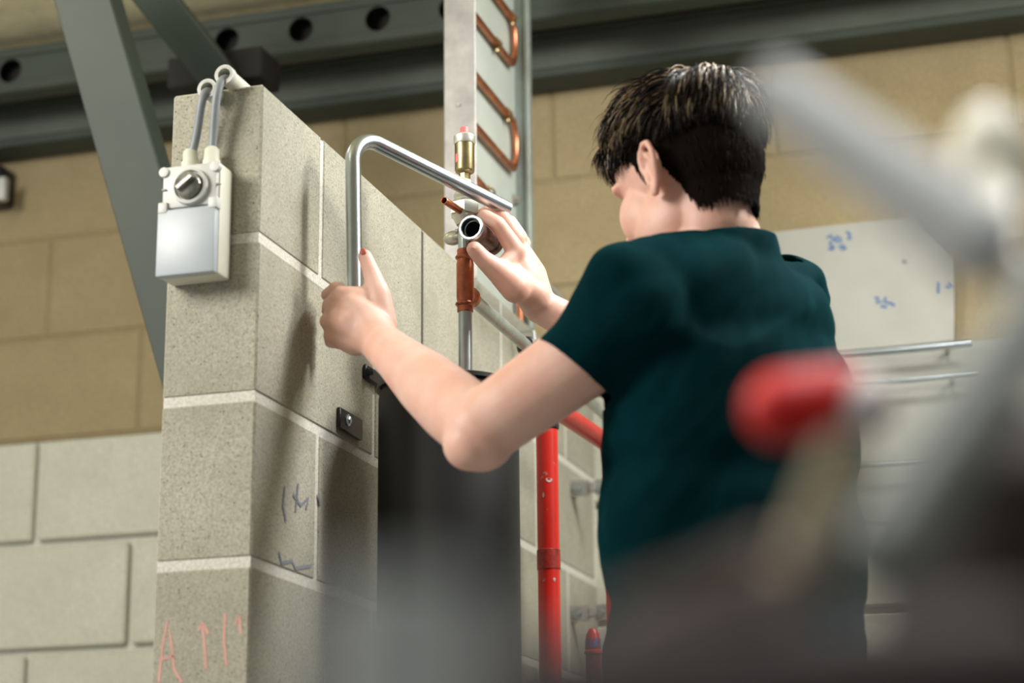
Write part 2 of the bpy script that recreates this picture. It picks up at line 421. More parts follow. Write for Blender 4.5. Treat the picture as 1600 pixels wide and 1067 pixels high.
# ------------------------------------------------------------------ steelwork under the ceiling
def beam_pts(p0, p1, off, up=0): return p0, p1
def channel(name, pL, pR, h, depth, mat, label, holes=()):
    """C channel along the back wall; pL/pR are the lower edge points of the face"""
    t = thing(name, (pL + pR) / 2, label, 'beam')
    L = (pR - pL); u = L.normalized(); c = (pL + pR) / 2; n = -S
    web = B(); t_ = 0.006
    hr = h * 0.28
    # web built around its round holes
    cuts = sorted([(p - pL).dot(u) for p in holes]); x = 0.0; ex = L.length
    def quad(a, b, lo, hi):
        box(web, pL + u * ((a + b) / 2) + Z * ((lo + hi) / 2) - n * t_ / 2, u * (b - a) / 2, n * t_ / 2, Z * (hi - lo) / 2)
    for cx_ in cuts:
        if cx_ - h / 2 > x: quad(x, cx_ - h / 2, 0, h)
        a0, nn = pL + u * cx_ + Z * h / 2, 24
        vo, vi, vo2, vi2 = [], [], [], []
        for k in range(nn):
            th = 2 * PI * k / nn + PI / 4 * 0; cs, sn = math.cos(th), math.sin(th)
            q = h / 2 / max(abs(cs), abs(sn))
            for lst, rr, dd in ((vo, q, 0), (vi, hr, 0), (vo2, q, -t_), (vi2, hr, -t_)):
                lst.append(web.verts.new(a0 + (u * cs + Z * sn) * rr + n * dd))
        for k in range(nn):
            j = (k + 1) % nn
            web.faces.new((vo[k], vo[j], vi[j], vi[k])); web.faces.new((vo2[k], vi2[k], vi2[j], vo2[j])); web.faces.new((vi[k], vi[j], vi2[j], vi2[k]))
        x = cx_ + h / 2
    if x < ex: quad(x, ex, 0, h)
    obj('web', web, mat, t, False)
    for z_ in (0, h):
        f = B(); box(f, c + Z * z_ - n * (depth / 2), u * L.length / 2, n * depth / 2, Z * 0.004); obj('flange', f, mat, t, False)
        f = B(); box(f, c + Z * (z_ + (0.01 if z_ == 0 else -0.01)) + n * 0.003, u * L.length / 2, n * 0.003, Z * 0.012, 0.002); obj('lip', f, mat, t, False)
    return t
def off_back(px, py, off): return on_back(px, py, off)
# wide beam running right across the wall
oa = 0.10
pL = off_back(-300, 272, oa); pR = off_back(1900, 18, oa); zb = (off_back(437, 170, oa).z + off_back(840, 117, oa).z + off_back(1300, 58, oa).z) / 3
pL.z = pR.z = zb
bh = off_back(800, 70, oa).z - off_back(800, 119, oa).z
t = thing('wall_beam', (pL + pR) / 2, 'long pale grey-green steel beam running across the tan back wall', 'beam')
u = (pR - pL).normalized(); L = (pR - pL).length; cc = (pL + pR) / 2
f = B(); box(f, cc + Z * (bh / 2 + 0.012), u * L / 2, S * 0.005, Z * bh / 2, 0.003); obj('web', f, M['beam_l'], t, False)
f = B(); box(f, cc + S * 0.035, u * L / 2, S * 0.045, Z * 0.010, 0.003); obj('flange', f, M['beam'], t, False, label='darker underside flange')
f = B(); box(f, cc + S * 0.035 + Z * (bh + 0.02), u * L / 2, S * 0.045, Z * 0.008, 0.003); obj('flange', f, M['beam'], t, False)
# brown strip of wall lining above the beam
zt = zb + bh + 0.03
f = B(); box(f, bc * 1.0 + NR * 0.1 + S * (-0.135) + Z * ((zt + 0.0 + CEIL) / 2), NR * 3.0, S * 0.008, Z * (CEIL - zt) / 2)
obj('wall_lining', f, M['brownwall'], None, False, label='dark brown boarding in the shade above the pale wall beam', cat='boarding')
# perforated channel
ob = 0.30
pL = off_back(-300, 128, ob); pR = off_back(1700, 0, ob); zc_ = off_back(470, 92 - 12, ob).z; pL.z = pR.z = zc_
hh = off_back(470, 12, ob).z - zc_
holes = [off_back(x, 40, ob) for x in (20, 355, 470, 590, 705)]
channel('perforated_channel', pL, pR, hh, 0.05, M['beam'], 'dark grey steel channel with a row of large round holes below the ceiling', holes)
# black plate standing in for the shade behind the channel holes
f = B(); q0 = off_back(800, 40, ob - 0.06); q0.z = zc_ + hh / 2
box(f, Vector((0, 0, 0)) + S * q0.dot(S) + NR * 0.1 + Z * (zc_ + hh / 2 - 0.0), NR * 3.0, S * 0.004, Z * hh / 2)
obj('hole_shade_plate', f, M['dark'], None, False, label='black plate added as shade behind the holes of the perforated channel', cat='plate')
# diagonal braces
def brace(name, p0, p1, wd, th, mat, label, nrm):
    t = thing(name, p1, label, 'brace')
    d = (p1 - p0).normalized(); s = d.cross(nrm).normalized(); n = s.cross(d)
    L = (p1 - p0).length; c = (p0 + p1) / 2
    f = B(); box(f, c, d * L / 2, s * wd / 2, n * 0.004, 0.002); obj('face_plate', f, mat, t, False)
    f = B(); box(f, c + s * (wd / 2 - 0.003) * 1 - n * th / 2 * (1 if n.y < 0 else -1), d * L / 2, s * 0.004, n * th / 2, 0.001); obj('side_plate', f, mat, t, False)
    f = B(); box(f, c - s * (wd / 2 - 0.003) * 1 - n * th / 2 * (1 if n.y < 0 else -1), d * L / 2, s * 0.004, n * th / 2, 0.001); obj('side_plate', f, mat, t, False)
    return t
brace('diagonal_brace', at(112, -60, 3.55), at(300, 600, 3.55), mm(98, 3.55), 0.06, M['brace'], 'broad grey-green steel brace leaning down behind the block wall', -S)
brace('ceiling_brace', at(196, -60, 3.75), at(400, 200, 3.95), mm(62, 3.8), 0.05, M['brace'], 'narrower dark steel brace crossing from the ceiling to the channel', -S)
# black box put in as the deep shade where the braces meet
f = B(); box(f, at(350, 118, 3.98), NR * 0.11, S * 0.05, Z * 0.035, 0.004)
obj('brace_shade_box', f, M['dark'], None, False, label='black stand-in for the shade where the narrow brace meets the back wall steelwork', cat='bracket')
# small dark fitting at the left edge
t = thing('wall_lamp', on_back(2, 290, 0.06), 'small dark wall fitting at the far left edge on the tan wall', 'fitting')
f = B(); box(f, on_back(-4, 293, 0.04), NR * 0.03, S * 0.036, Z * 0.05, 0.012, 3); obj('housing', f, M['blacksteel'], t)
f = B(); box(f, on_back(4, 296, 0.09), NR * 0.012, S * 0.012, Z * 0.03, 0.004, 2); obj('front_cover', f, M['plastic_g'], t)

# ------------------------------------------------------------------ column with the copper coil on the wall top
ZT = 8 * HC + 0.001
sp0 = on_side(745, 330).dot(S) - corner.dot(S)
sp1 = on_side(832, 330).dot(S) - corner.dot(S)
def loc(s, n, z): return corner + S * s + NR * n + Z * z
COLTOP = 2.715; tm = 0.006; cw = 0.064
t_col = thing('steel_column', loc((sp0 + sp1) / 2, -cw / 2, ZT), 'galvanised steel channel column standing on the wall, lined with a white board', 'column')
zc0, zcH = (ZT + COLTOP) / 2, (COLTOP - ZT) / 2
f = B(); box(f, loc(sp0, -cw / 2, zc0), NR * cw / 2, S * tm / 2, Z * zcH, 0.0015); nf = obj('near_flange', f, M['galv'], t_col, False, label='pale galvanised flange facing the room')
f = B(); box(f, loc(sp1, -cw / 2, zc0), NR * cw / 2, S * tm / 2, Z * zcH, 0.0015); obj('far_flange', f, M['galv_g'], t_col, False, label='grey-green far flange')
f = B(); box(f, loc((sp0 + sp1) / 2, -cw + tm / 2, zc0), NR * tm / 2, S * ((sp1 - sp0) / 2 - tm / 2 - 0.0005), Z * zcH); obj('web', f, M['galv_g'], t_col, False)
f = B(); box(f, loc((sp0 + sp1) / 2, -0.041, zc0), NR * 0.008, S * ((sp1 - sp0) / 2 - tm / 2 - 0.001), Z * (zcH - 0.002), 0.001); obj('board', f, M['whiteboard'], t_col, False, label='white lining board')
f = B(); box(f, loc(sp1 - 0.005, -0.004, zc0), NR * 0.004, S * 0.012, Z * zcH, 0.001); obj('lip', f, M['galv_g'], t_col, False)
for zz in (1.92, 2.15, 2.38):
    f = B(); bolt(f, loc(sp0 - tm / 2, -cw * 0.52, zz) , -S, 0.0035, 0.003, False); obj('rivet', f, M['steel'], t_col)
f = B(); bolt(f, on_side(805, 316, -0.01) - S * 0.01, NR, 0.009, 0.012); obj('bolt', f, M['steel_old'], t_col)

# copper serpentine fixed to the board
nb = -0.022; rc = 0.0072
def z_on(px, py): return on_side(px, py, nb).z
def s_on(px, py): return on_side(px, py, nb).dot(S) - corner.dot(S)
sA = sp0 + 0.012; sB = s_on(806, 200)
z1 = z_on(755, 42); z2 = z_on(755, 133); z3 = z_on(760, 217); z4 = z_on(745, 280)
pitch_ = (z2 - z3)
t_coil = thing('copper_coil', loc((sA + sB) / 2, nb, z4), 'bent copper tube coil clipped to the white board in the column', 'pipe')
def hair_pin(zu, zl, open_left_u=None):
    c = (zu + zl) / 2; r = (zu - zl) / 2; pts = [loc(sA, nb, zu)]
    for k in range(13):
        a = PI / 2 - PI * k / 12; pts.append(loc(sB - r * 0.55 + math.cos(a) * r * 0.55, nb, c + math.sin(a) * r))
    pts.append(loc(sA, nb, zl)); return pts
zu_top = z1 + pitch_
for zu, zl in ((zu_top, z1), (z2, z3)):
    f = B(); sweep(f, hair_pin(zu, zl), rc, 14); obj('tube', f, M['copper'], t_coil)
f = B(); pts = path_fillet([loc(sA, nb, z4), loc(sA + 0.10, nb, z4 - 0.002), loc(sB - 0.01, nb + 0.002, z4 - 0.06), loc(sB + 0.006, nb + 0.003, ZT - 0.02 + 0.03)], 0.03)
sweep(f, pts, rc, 14); obj('tube', f, M['copper'], t_coil)
def clip(s, z):
    p = loc(s, nb, z); f = B()
    lathe(f, p - S * 0.005, S, [(0, rc + 0.0005), (0, rc + 0.004), (0.010, rc + 0.004), (0.010, rc + 0.0005), (0, rc + 0.0005)], 20)
    cpo = obj('pipe_clip', f, M['brass'], t_coil, label='brass pipe clip')
    for sg in (1, -1):
        f = B(); bolt(f, p + Z * sg * (rc + 0.004) - Z * (0.002 * sg), Z * sg, 0.0035, 0.007, False); obj('screw', f, M['brass'], cpo)
    f = B(); rod(f, p - NR * (rc + 0.003), p - NR * 0.012, 0.003, 10); obj('stem', f, M['brass'], cpo)
clip(s_on(776, 72), z_on(776, 72) * 0 + z1); clip(s_on(793, 180), z2); clip(sA + 0.008, z3); clip(s_on(765, 300), z4)
clip(s_on(800, 25), zu_top)

# ------------------------------------------------------------------ electrical switch on the wall end
EN = -S            # outward of the end face
def on_end(px, py, off=0.0):
    d = at(px, py, 1.0) - CAM; P0 = corner + EN * off
    return CAM + d * ((P0 - CAM).dot(EN) / d.dot(EN))
def epos(x, z, off): return corner - NR * (TH - x) + Z * z + EN * off   # x from the left edge of the end face
dep = 0.048
pa = on_end(253, 262, dep); pb = on_end(336, 428, dep)
xa = (pa - (corner - NR * TH)).dot(NR); xb = (pb - (corner - NR * TH)).dot(NR); zt_, zb_ = pa.z, on_end(300, 428, dep).z
xw = xb - xa; xm = (xa + xb) / 2; zm = (zt_ + zb_) / 2; hz = zt_ - zb_
t_sw = thing('isolator_switch', epos(xm, zb_, 0.001), 'light grey rotary isolator box with round knob mounted on the block wall end', 'switch')
f = B(); box(f, epos(xm, zm, 0.001 + dep * 0.42), NR * (xw / 2 + 0.001), EN * dep * 0.42, Z * hz / 2, 0.004, 2); obj('enclosure', f, M['plastic_y'], t_sw)
zsplit = on_end(300, 322, dep).z
f = B(); box(f, epos(xm, (zt_ + zsplit) / 2, dep * 0.88), NR * (xw / 2 - 0.002), EN * 0.006, Z * ((zt_ - zsplit) / 2), 0.003, 2); obj('upper_cover', f, M['plastic_g'], t_sw)
f = B(); box(f, epos(xm - 0.002, (zb_ + zsplit) / 2 - 0.001, dep * 0.90), NR * (xw / 2 + 0.001), EN * 0.008, Z * ((zsplit - zb_) / 2 - 0.001), 0.003, 2); lid = obj('lower_cover', f, M['plastic_b'], t_sw, label='flat blue-grey lower cover')
for dx in (-1, 1):
    f = B(); box(f, epos(xm + dx * xw * 0.44, zsplit + 0.001, dep * 0.95), NR * 0.007, EN * 0.007, Z * 0.008, 0.002, 2); obj('hinge', f, M['plastic_g'], t_sw)
kc = on_end(296, 290, dep + 0.006)
f = B(); lathe(f, kc - EN * 0.008, EN, [(0, 0), (0, 0.027), (0.010, 0.026), (0.011, 0.022), (0.006, 0.021), (0.006, 0)], 32); obj('knob_ring', f, M['plastic_g'], t_sw)
f = B(); lathe(f, kc - EN * 0.002, EN, [(0, 0), (0, 0.020), (0.012, 0.0175), (0.014, 0.015), (0.014, 0)], 32); kn = obj('rotary_knob', f, M['lens'], t_sw, label='smoked clear rotary knob')
f = B(); box(f, kc + EN * 0.015, (NR * 0.8 + Z * 0.6).normalized() * 0.014, EN * 0.004, (Z * 0.8 - NR * 0.6).normalized() * 0.0035, 0.001); obj('pointer', f, M['lens'], kn)
for dx, dz in ((-0.45, 0.0), (0.45, 0.0)):
    f = B(); lathe(f, epos(xm + dx * xw, zt_ - 0.008, dep * 0.9), EN, [(0, 0), (0, 0.008), (0.008, 0.007), (0.009, 0.0)], 18); obj('cover_screw', f, M['plastic_g'], t_sw)
for dx in (-0.30, 0.30):
    f = B(); box(f, kc + NR * dx * 0.135 * 1.0 - EN * 0.006 , NR * 0.003, EN * 0.003, Z * 0.001); obj('index_mark', f, M['cable'], t_sw)
gl = []
for i, px in enumerate((298, 331)):
    c = on_end(px, 244 - i * 4, dep * 0.45); c.z = zt_ - 0.002
    f = B(); lathe(f, c, Z, [(0, 0), (0, 0.0125), (0.014, 0.0125), (0.016, 0.011), (0.030, 0.0105), (0.034, 0.007), (0.034, 0)], 18)
    obj('cable_gland', f, M['plastic_y'], t_sw); gl.append(c + Z * 0.032)
# conduits along the wall top
for i, (px, py, lb, nm) in enumerate(((350, 116, 'pale grey conduit on the wall top, nearer the long face', 0), (323, 138, 'pale grey conduit on the wall top, nearer the left edge', 1))):
    c = on_end(px, py, 0.03)
    c = c.copy(); r = 0.0125
    n_ = (c - corner).dot(NR)
    t = thing('cable_conduit', c, lb, 'conduit', 'conduits on the wall top')
    f = B(); pts = [c, c + S * 0.03 , c + S * 0.16 - Z * max(0, c.z - ZT - r) * 0.9, c + S * 0.9 - Z * max(0, c.z - ZT - r)]
    sweep(f, pts, r, 20, hole=r - 0.003); obj('tube', f, M['plastic_y'], t)
    f = B(); lathe(f, c, S, [(0, r - 0.002), (0, r + 0.002), (0.01, r + 0.002), (0.01, r - 0.002), (0, r - 0.002)], 20); obj('end_bush', f, M['plastic_g'], t)
    a = gl[1 - i]
    f = B(); p1 = c + S * 0.05; p2 = c - S * 0.014 + Z * 0.0; 
    bez = []
    P = [c + S * 0.04, c - S * 0.035 + Z * 0.006, a + Z * 0.055 + (NR * 0.004 if i == 0 else NR * 0.02), a - Z * 0.01]
    for k in range(17):
        s_ = k / 16; bez.append(P[0] * (1 - s_) ** 3 + P[1] * 3 * s_ * (1 - s_) ** 2 + P[2] * 3 * s_ ** 2 * (1 - s_) + P[3] * s_ ** 3)
    sweep(f, bez, 0.0062, 12)
    obj('power_cable', f, M['cable'], None, label='grey cable from the %s conduit end into the %s gland of the switch' % (('right', 'right') if i == 0 else ('left', 'left')), cat='cable', group='cables into the switch')
# pen and chalk marks
def scribble(name, strokes, fn, wid, nrm, mat, parent):
    for st in strokes:
        f = B(); ribbon(f, [fn(x, y) for x, y in st], wid, nrm); obj(name, f, mat, parent, False)
st = [[(248, 1066), (254, 1010), (262, 968), (268, 1005), (272, 1045), (284, 1066)], [(252, 1030), (274, 1024)],
      [(316, 975), (320, 1010), (322, 1045)], [(310, 985), (316, 972), (326, 990)], [(352, 958), (350, 1000), (354, 1040)], [(368, 975), (374, 960), (376, 990)]]
scribble('chalk_stroke', st, lambda x, y: on_end(x, y), 0.004, EN, M['redchalk'], wall_left)
st = [[(445, 760), (442, 790), (447, 815)], [(458, 772), (470, 790), (482, 778), (478, 796)], [(436, 862), (440, 880), (456, 876), (462, 888), (486, 884)], [(498, 770), (500, 790)], [(466, 755), (462, 800)]]
scribble('pen_stroke', st, lambda x, y: on_side(x, y, 0.001), 0.005, NR, M['blueink_d'], wall_left)

# ------------------------------------------------------------------ tank
tc = at(701, 640, 2.90); TR = 0.105
ttop = at(701, 578, 2.90 - TR).z
t_tank = thing('black_cylinder_tank', (tc.x, tc.y, 0), 'tall black cylindrical tank strapped to the block wall under the pipework', 'tank')
f = B(); lathe(f, Vector((tc.x, tc.y, 0)), Z, [(0, 0), (0, TR), (ttop - 0.02, TR), (ttop - 0.004, TR - 0.003), (ttop - 0.002, 0)], 64); obj('shell', f, M['black'], t_tank)
f = B(); lathe(f, Vector((tc.x, tc.y, ttop - 0.006)), Z, [(0, 0), (0, TR + 0.003), (0.006, TR + 0.003), (0.008, TR - 0.002), (0.008, 0)], 64); obj('lid', f, M['blacksteel'], t_tank)
# strap brackets
for px, py in ((557, 660),):
    p = on_side(545, 652, 0.002); d = S
    b1 = on_side(528, 648, 0.003); s0 = (b1 - corner).dot(S); z_ = b1.z
    s1 = (tc - corner).dot(S) + 0.02
    f = B(); box(f, loc((s0 + s1) / 2, 0.004, z_ - 0.004), S * (s1 - s0) / 2, NR * 0.003, Z * 0.016, 0.001)
    br = obj('wall_strap', f, M['blacksteel'], t_tank)
    f = B(); bolt(f, loc(s0 + 0.03, 0.007, z_ - 0.002), NR, 0.006, 0.005); obj('bolt', f, M['steel'], br)
b2 = on_side(573, 582, 0.004); zt2 = b2.z
f = B(); box(f, b2 + S * 0.05, S * 0.06, NR * 0.004, Z * 0.012, 0.003); br = obj('wall_strap', f, M['blacksteel'], t_tank)
f = B(); bolt(f, b2 + NR * 0.004, NR, 0.006, 0.008); obj('bolt', f, M['blacksteel'], br)

# ------------------------------------------------------------------ riser with tee, valve and air vent
PY = 2.93
def rp(py, px=None): 
    p = at(727, py, PY); return Vector((ax_.x, ax_.y, p.z))
ax_ = at(727, 500, PY)
def rz(py): return Vector((ax_.x, ax_.y, at(727, py, PY).z))
t = thing('riser_pipe', rz(576), 'vertical zinc-plated riser pipe out of the tank top into the copper tee', 'pipe')
f = B(); rod(f, Vector((ax_.x, ax_.y, ttop + 0.001)), rz(480), 0.0108, 28); obj('tube', f, M['steel'], t)
f = B(); lathe(f, Vector((ax_.x, ax_.y, ttop + 0.002)), Z, [(0, 0), (0, 0.02), (0.005, 0.02), (0.007, 0.013), (0.007, 0)], 28); obj('collar', f, M['blacksteel'], t)
# copper tee
t = thing('copper_tee', rz(487), 'copper press-fit tee with beaded ends on the riser pipe', 'fitting')
z0, z9 = rz(488).z, rz(390).z; h = z9 - z0; ro = 0.0125
def bead(tt): return [(tt - 0.004, ro), (tt - 0.002, ro + 0.0022), (tt, ro + 0.0030), (tt + 0.002, ro + 0.0022), (tt + 0.004, ro)]
f = B(); lathe(f, Vector((ax_.x, ax_.y, z0)), Z, [(0, 0), (0, ro - 0.0006), (0.0012, ro)] + bead(0.013) + [(0.024, ro + 0.001), (h - 0.024, ro + 0.001)] + bead(h - 0.013) + [(h - 0.001, ro), (h, ro - 0.001), (h, 0)], 32)
obj('body', f, M['copper_f'], t)
bz = rz(457); bdir = S
f = B(); lathe(f, bz, bdir, [(0, 0), (0, ro), (0.018, ro), (0.022, ro + 0.003), (0.028, ro + 0.003), (0.031, ro), (0.04, ro), (0.04, 0)], 32); obj('branch', f, M['copper_f'], t)
# horizontal pipe from the tee along the wall
t = thing('branch_pipe', bz + S * 0.04, 'steel pipe running from the tee along the block wall to a black coupling', 'pipe')
pe = bz + S * 0.86
f = B(); rod(f, bz + S * 0.041, pe, 0.0105, 24); obj('tube', f, M['steel_old'], t)
def s_at(px): # distance along the branch pipe that shows at px
    lo, hi = 0, 2
    for _ in range(40):
        mid = (lo + hi) / 2; P = bz + S * mid - CAM; q = CROT.transposed() @ P
        if 800 + F * q.x / -q.z < px: lo = mid
        else: hi = mid
    return lo
sq = s_at(822)
for ds, wq in ((0.0, 0.030), (0.05, 0.022)):
    f = B(); lathe(f, bz + S * (sq + ds), S, [(0, 0), (0, 0.014), (0.003, 0.0175), (wq - 0.003, 0.0175), (wq, 0.014), (wq, 0)], 24); obj('coupling', f, M['blacksteel'], t)
f = B(); c = bz + S * (sq + 0.03) - Z * 0.02; rod(f, c, c - Z * 0.03, 0.003, 10); box(f, c - Z * 0.03, S * 0.03, NR * 0.0015, Z * 0.004, 0.001); obj('wing_screw', f, M['steel_old'], t)
# second pipe, higher and behind, on the wall top
p0 = at(806, 398, 3.45); t = thing('upper_pipe', p0, 'thinner steel pipe running away behind the column with brass clamp', 'pipe')
f = B(); rod(f, p0 - S * 0.02, p0 + S * 0.5, 0.0085, 20); obj('tube', f, M['steel_old'], t)
f = B(); lathe(f, p0 + S * 0.02, S, [(0, 0), (0, 0.013), (0.004, 0.015), (0.03, 0.015), (0.034, 0.012), (0.034, 0)], 20); cl = obj('clamp', f, M['nickel'], t, label='nickel and brass clamp')
f = B(); bolt(f, p0 + S * 0.035 + Z * 0.012, Z, 0.005, 0.014, False); obj('screw', f, M['nickel'], cl)
f = B(); bolt(f, p0 + S * 0.025 + NR * 0.014, NR, 0.005, 0.006, False); obj('screw', f, M['brass'], cl)
f = B(); cdn = p0 + S * 0.3; rod(f, cdn, Vector((cdn.x, cdn.y, ZT - 0.02)) if cdn.z > ZT else cdn - NR * ((cdn - corner).dot(NR)), 0.004, 10); obj('support', f, M['steel_old'], t)
# small bracket rod on wall
pr = on_side(796, 520, 0.0); t = thing('threaded_hook', pr, 'thin zinc hook rod on the block wall below the branch pipe', 'hook')
f = B(); sweep(f, path_fillet([pr, pr + NR * 0.05, pr + NR * 0.05 - Z * 0.025], 0.006, 5), 0.0028, 10); obj('rod', f, M['steel_old'], t)
f = B(); bolt(f, pr, NR, 0.005, 0.005); obj('nut', f, M['steel_old'], t)

# valve stack
t = thing('isolating_valve', rz(388), 'nickel-plated valve body with hexagon nuts above the copper tee', 'valve')
f = B(); rod(f, rz(392), rz(345), 0.0108, 28); obj('tail_pipe', f, M['steel'], t)
f = B(); za, zb2 = rz(352).z, rz(338).z; lathe(f, rz(352), Z, [(0, 0), (0, 0.013), (zb2 - za, 0.020), (zb2 - za, 0)], 28); obj('cone', f, M['nickel'], t)
f = B(); L = rz(318).z - rz(338).z; lathe(f, rz(338), Z, [(0, 0), (0, 0.0225), (0.0015, 0.0245), (L - 0.0015, 0.0245), (L, 0.0225), (L, 0)], poly=6); obj('hexagon_nut', f, M['nickel'], t, False)
f = B(); L = rz(300).z - rz(318).z; lathe(f, rz(318), Z, [(0, 0), (0, 0.017), (L * .2, 0.019), (L * .35, 0.015), (L * .6, 0.018), (L, 0.014), (L, 0)], 24); obj('bonnet', f, M['nickel'], t)
f = B(); L = rz(282).z - rz(300).z; lathe(f, rz(300), Z, [(0, 0), (0, 0.010), (L * .5, 0.013), (L, 0.010), (L, 0)], poly=6); obj('hexagon_nipple', f, M['brass'], t, False)
vl = at(708, 372, 2.95); f = B(); ellipsoid(f, vl, NR * 0.016, S * 0.008, Z * 0.012); rod(f, vl, rz(366), 0.005, 12); obj('lever', f, M['nickel'], t)
f = B(); ctr = rz(360); rod(f, ctr - NR * 0.011, ctr - NR * 0.015, 0.004, 12); obj('plug', f, M['nickel'], t)
# copper stub out of the valve
sa = at(694, 313, 2.86); sb = rz(338) + Z * 0.004
t = thing('copper_stub', sa, 'short open-ended copper tube sticking out beside the valve nut', 'pipe')
f = B(); hollow(f, sa, sb - (sb - sa).normalized() * 0.014, 0.0056, 0.0042, 24); obj('tube', f, M['copper'], t)
# air vent
t = thing('air_vent', rz(284), 'brass automatic air vent with ribbed cap and pink dust cap on top of the pipework', 'vent')
f = B(); L = rz(262).z - rz(284).z; lathe(f, rz(285), Z, [(0, 0), (0, 0.009), (L, 0.009), (L, 0)], poly=8); obj('stem', f, M['brass'], t, False)
f = B(); zb3 = rz(272); L = rz(218).z - zb3.z; lathe(f, zb3, Z, [(0, 0), (0, 0.010), (0.003, 0.0145), (0.006, 0.0155), (L, 0.0155), (L, 0)], 32); obj('body', f, M['brass'], t)
f = B(); zc3 = rz(226); L = rz(211).z - zc3.z; lathe(f, zc3, Z, [(0, 0), (0, 0.0160), (0.002, 0.0172), (L - 0.003, 0.0172), (L, 0.014), (L, 0)], 32); obj('cap_ring', f, M['nickel'], t)
f = B(); zd = rz(214); lathe(f, zd, Z, [(0, 0), (0, 0.007), (0.014, 0.007), (0.016, 0.0055), (0.016, 0)], 20); obj('dust_cap', f, M['pinkcap'], t, label='small pink dust cap')
f = B(); q = rz(250); 
for k in range(5):
    a = PI + 0.45 + k * 0.12
    if k == 0: prev = None
    c_ = Vector((math.cos(a), math.sin(a), 0)) * 0.0158
    v1, v2 = f.verts.new(q + c_ - Z * 0.007), f.verts.new(q + c_ + Z * 0.007)
    if prev: f.faces.new((prev[0], v1, v2, prev[1]))
    prev = (v1, v2)
obj('paint_smear', f, M['pinkcap'], t, label='red smear on the brass body')

# ------------------------------------------------------------------ red pipework
RP = 3.28
rx = at(857, 850, RP); rt = at(857, 672, RP); rr_ = 0.0185
t = thing('red_pipe', (rx.x, rx.y, 0), 'chipped red painted vertical pipe beside the black tank', 'pipe')
f = B(); rod(f, Vector((rx.x, rx.y, 0.0)), Vector((rx.x, rx.y, rt.z)), rr_, 32); red = obj('tube', f, M['red'], t)
zq0, zq1 = at(857, 888, RP - rr_).z, at(857, 857, RP - rr_).z
f = B(); lathe(f, Vector((rx.x, rx.y, zq0)), Z, [(0, rr_), (0.001, rr_ + 0.0012), (zq1 - zq0, rr_ + 0.0012), (zq1 - zq0 + 0.001, rr_)], 32); obj('band', f, M['darkred'], t, label='dull dark red worn band')
for (px, py, w_, h_) in ((859, 750, 12, 8), (850, 773, 4, 8), (865, 905, 5, 6)):
    f = B(); pts = []
    c = at(px, py, RP - rr_); cx_ = mm(px - 857, RP) / rr_; a0 = math.asin(max(-0.9, min(0.9, cx_)))
    n_ = 8; ring = []
    for k in range(n_):
        th = 2 * PI * k / n_; k_ = random.uniform(0.7, 1.15)
        aa = a0 + mm(w_ / 2, RP) / rr_ * math.cos(th) * k_; ring.append(f.verts.new((rx.x + (rr_ + 0.0004) * math.sin(aa), rx.y - (rr_ + 0.0004) * math.cos(aa), c.z + mm(h_ / 2, RP) * math.sin(th) * k_)))
    f.faces.new(ring); obj('chip', f, M['baresteel'], t, False, label='bare patch where the paint is chipped')
t2 = thing('red_elbow_pipe', (rx.x, rx.y, rt.z), 'red painted pipe turning off above the vertical one and dropping behind the worker', 'pipe')
e0 = Vector((rx.x, rx.y, rt.z + 0.006)); e1 = e0 + Z * 0.022
q1 = e1 + S * 0.37 + NR * 0.02; q2 = q1 - Z * 0.9
f = B(); sweep(f, path_fillet([e0, e1 + Z * 0.02, q1 + Z * 0.02, q2], 0.035, 8), rr_ * 0.9, 24); obj('tube', f, M['red'], t2)
f = B(); lathe(f, e0 - Z * 0.004, Z, [(0, 0), (0, rr_ + 0.002), (0.004, rr_ + 0.003), (0.012, rr_ + 0.002), (0.014, rr_), (0.014, 0)], 28); obj('collar', f, M['blacksteel'], t2)
cp = at(927, 1022, 3.2); t3 = thing('red_spray_nozzle', (cp.x, cp.y, cp.z - 0.3), 'red cap smeared with blue paint on a short pipe behind the worker', 'pipe')
f = B(); lathe(f, cp, Z, [(0, 0), (0, 0.0145), (0.004, 0.0145), (0.006, 0.0125), (0.030, 0.011), (0.040, 0.006), (0.042, 0)], 24); obj('cap', f, M['red'], t3)
f = B(); lathe(f, cp + Z * 0.008, Z, [(0, 0.0129), (0.003, 0.0131), (0.012, 0.0125), (0.016, 0.0120)], 24)
bmesh.ops.delete(f, geom=[x for i, x in enumerate(list(f.faces)) if (i * 7) % 5 < 2], context='FACES'); obj('blue_paint', f, M['blueink'], t3, False)
f = B(); rod(f, Vector((cp.x, cp.y, 0.0)), cp - Z * 0.0005, 0.0125, 20); obj('pipe', f, M['darkred'], t3)
# pipe saddles on the wall
for (px, py, lb) in ((893, 764, 'galvanised two-bolt saddle bracket on the block wall, upper one'), (893, 960, 'galvanised two-bolt saddle bracket on the block wall, lower one')):
    p = on_side(px, py, 0.002); t = thing('pipe_saddle', p, lb, 'bracket', 'saddle brackets on the block wall')
    f = B(); box(f, p + NR * 0.001 + S * 0.015, S * 0.018, NR * 0.002, Z * 0.017, 0.001); obj('wall_leg', f, M['galv'], t, False)
    f = B(); box(f, p + NR * 0.020, NR * 0.020, S * 0.0018, Z * 0.017, 0.001); box(f, p + NR * 0.046 + Z * 0.001, NR * 0.008, S * 0.006, Z * 0.011, 0.003, 2); box(f, p + NR * 0.064, NR * 0.012, S * 0.0018, Z * 0.017, 0.001); obj('plate', f, M['galv'], t, False)
    for dx in (0.014, 0.064):
        f = B(); bolt(f, p + NR * dx - S * 0.002, -S, 0.0075, 0.008); obj('bolt', f, M['steel'], t)

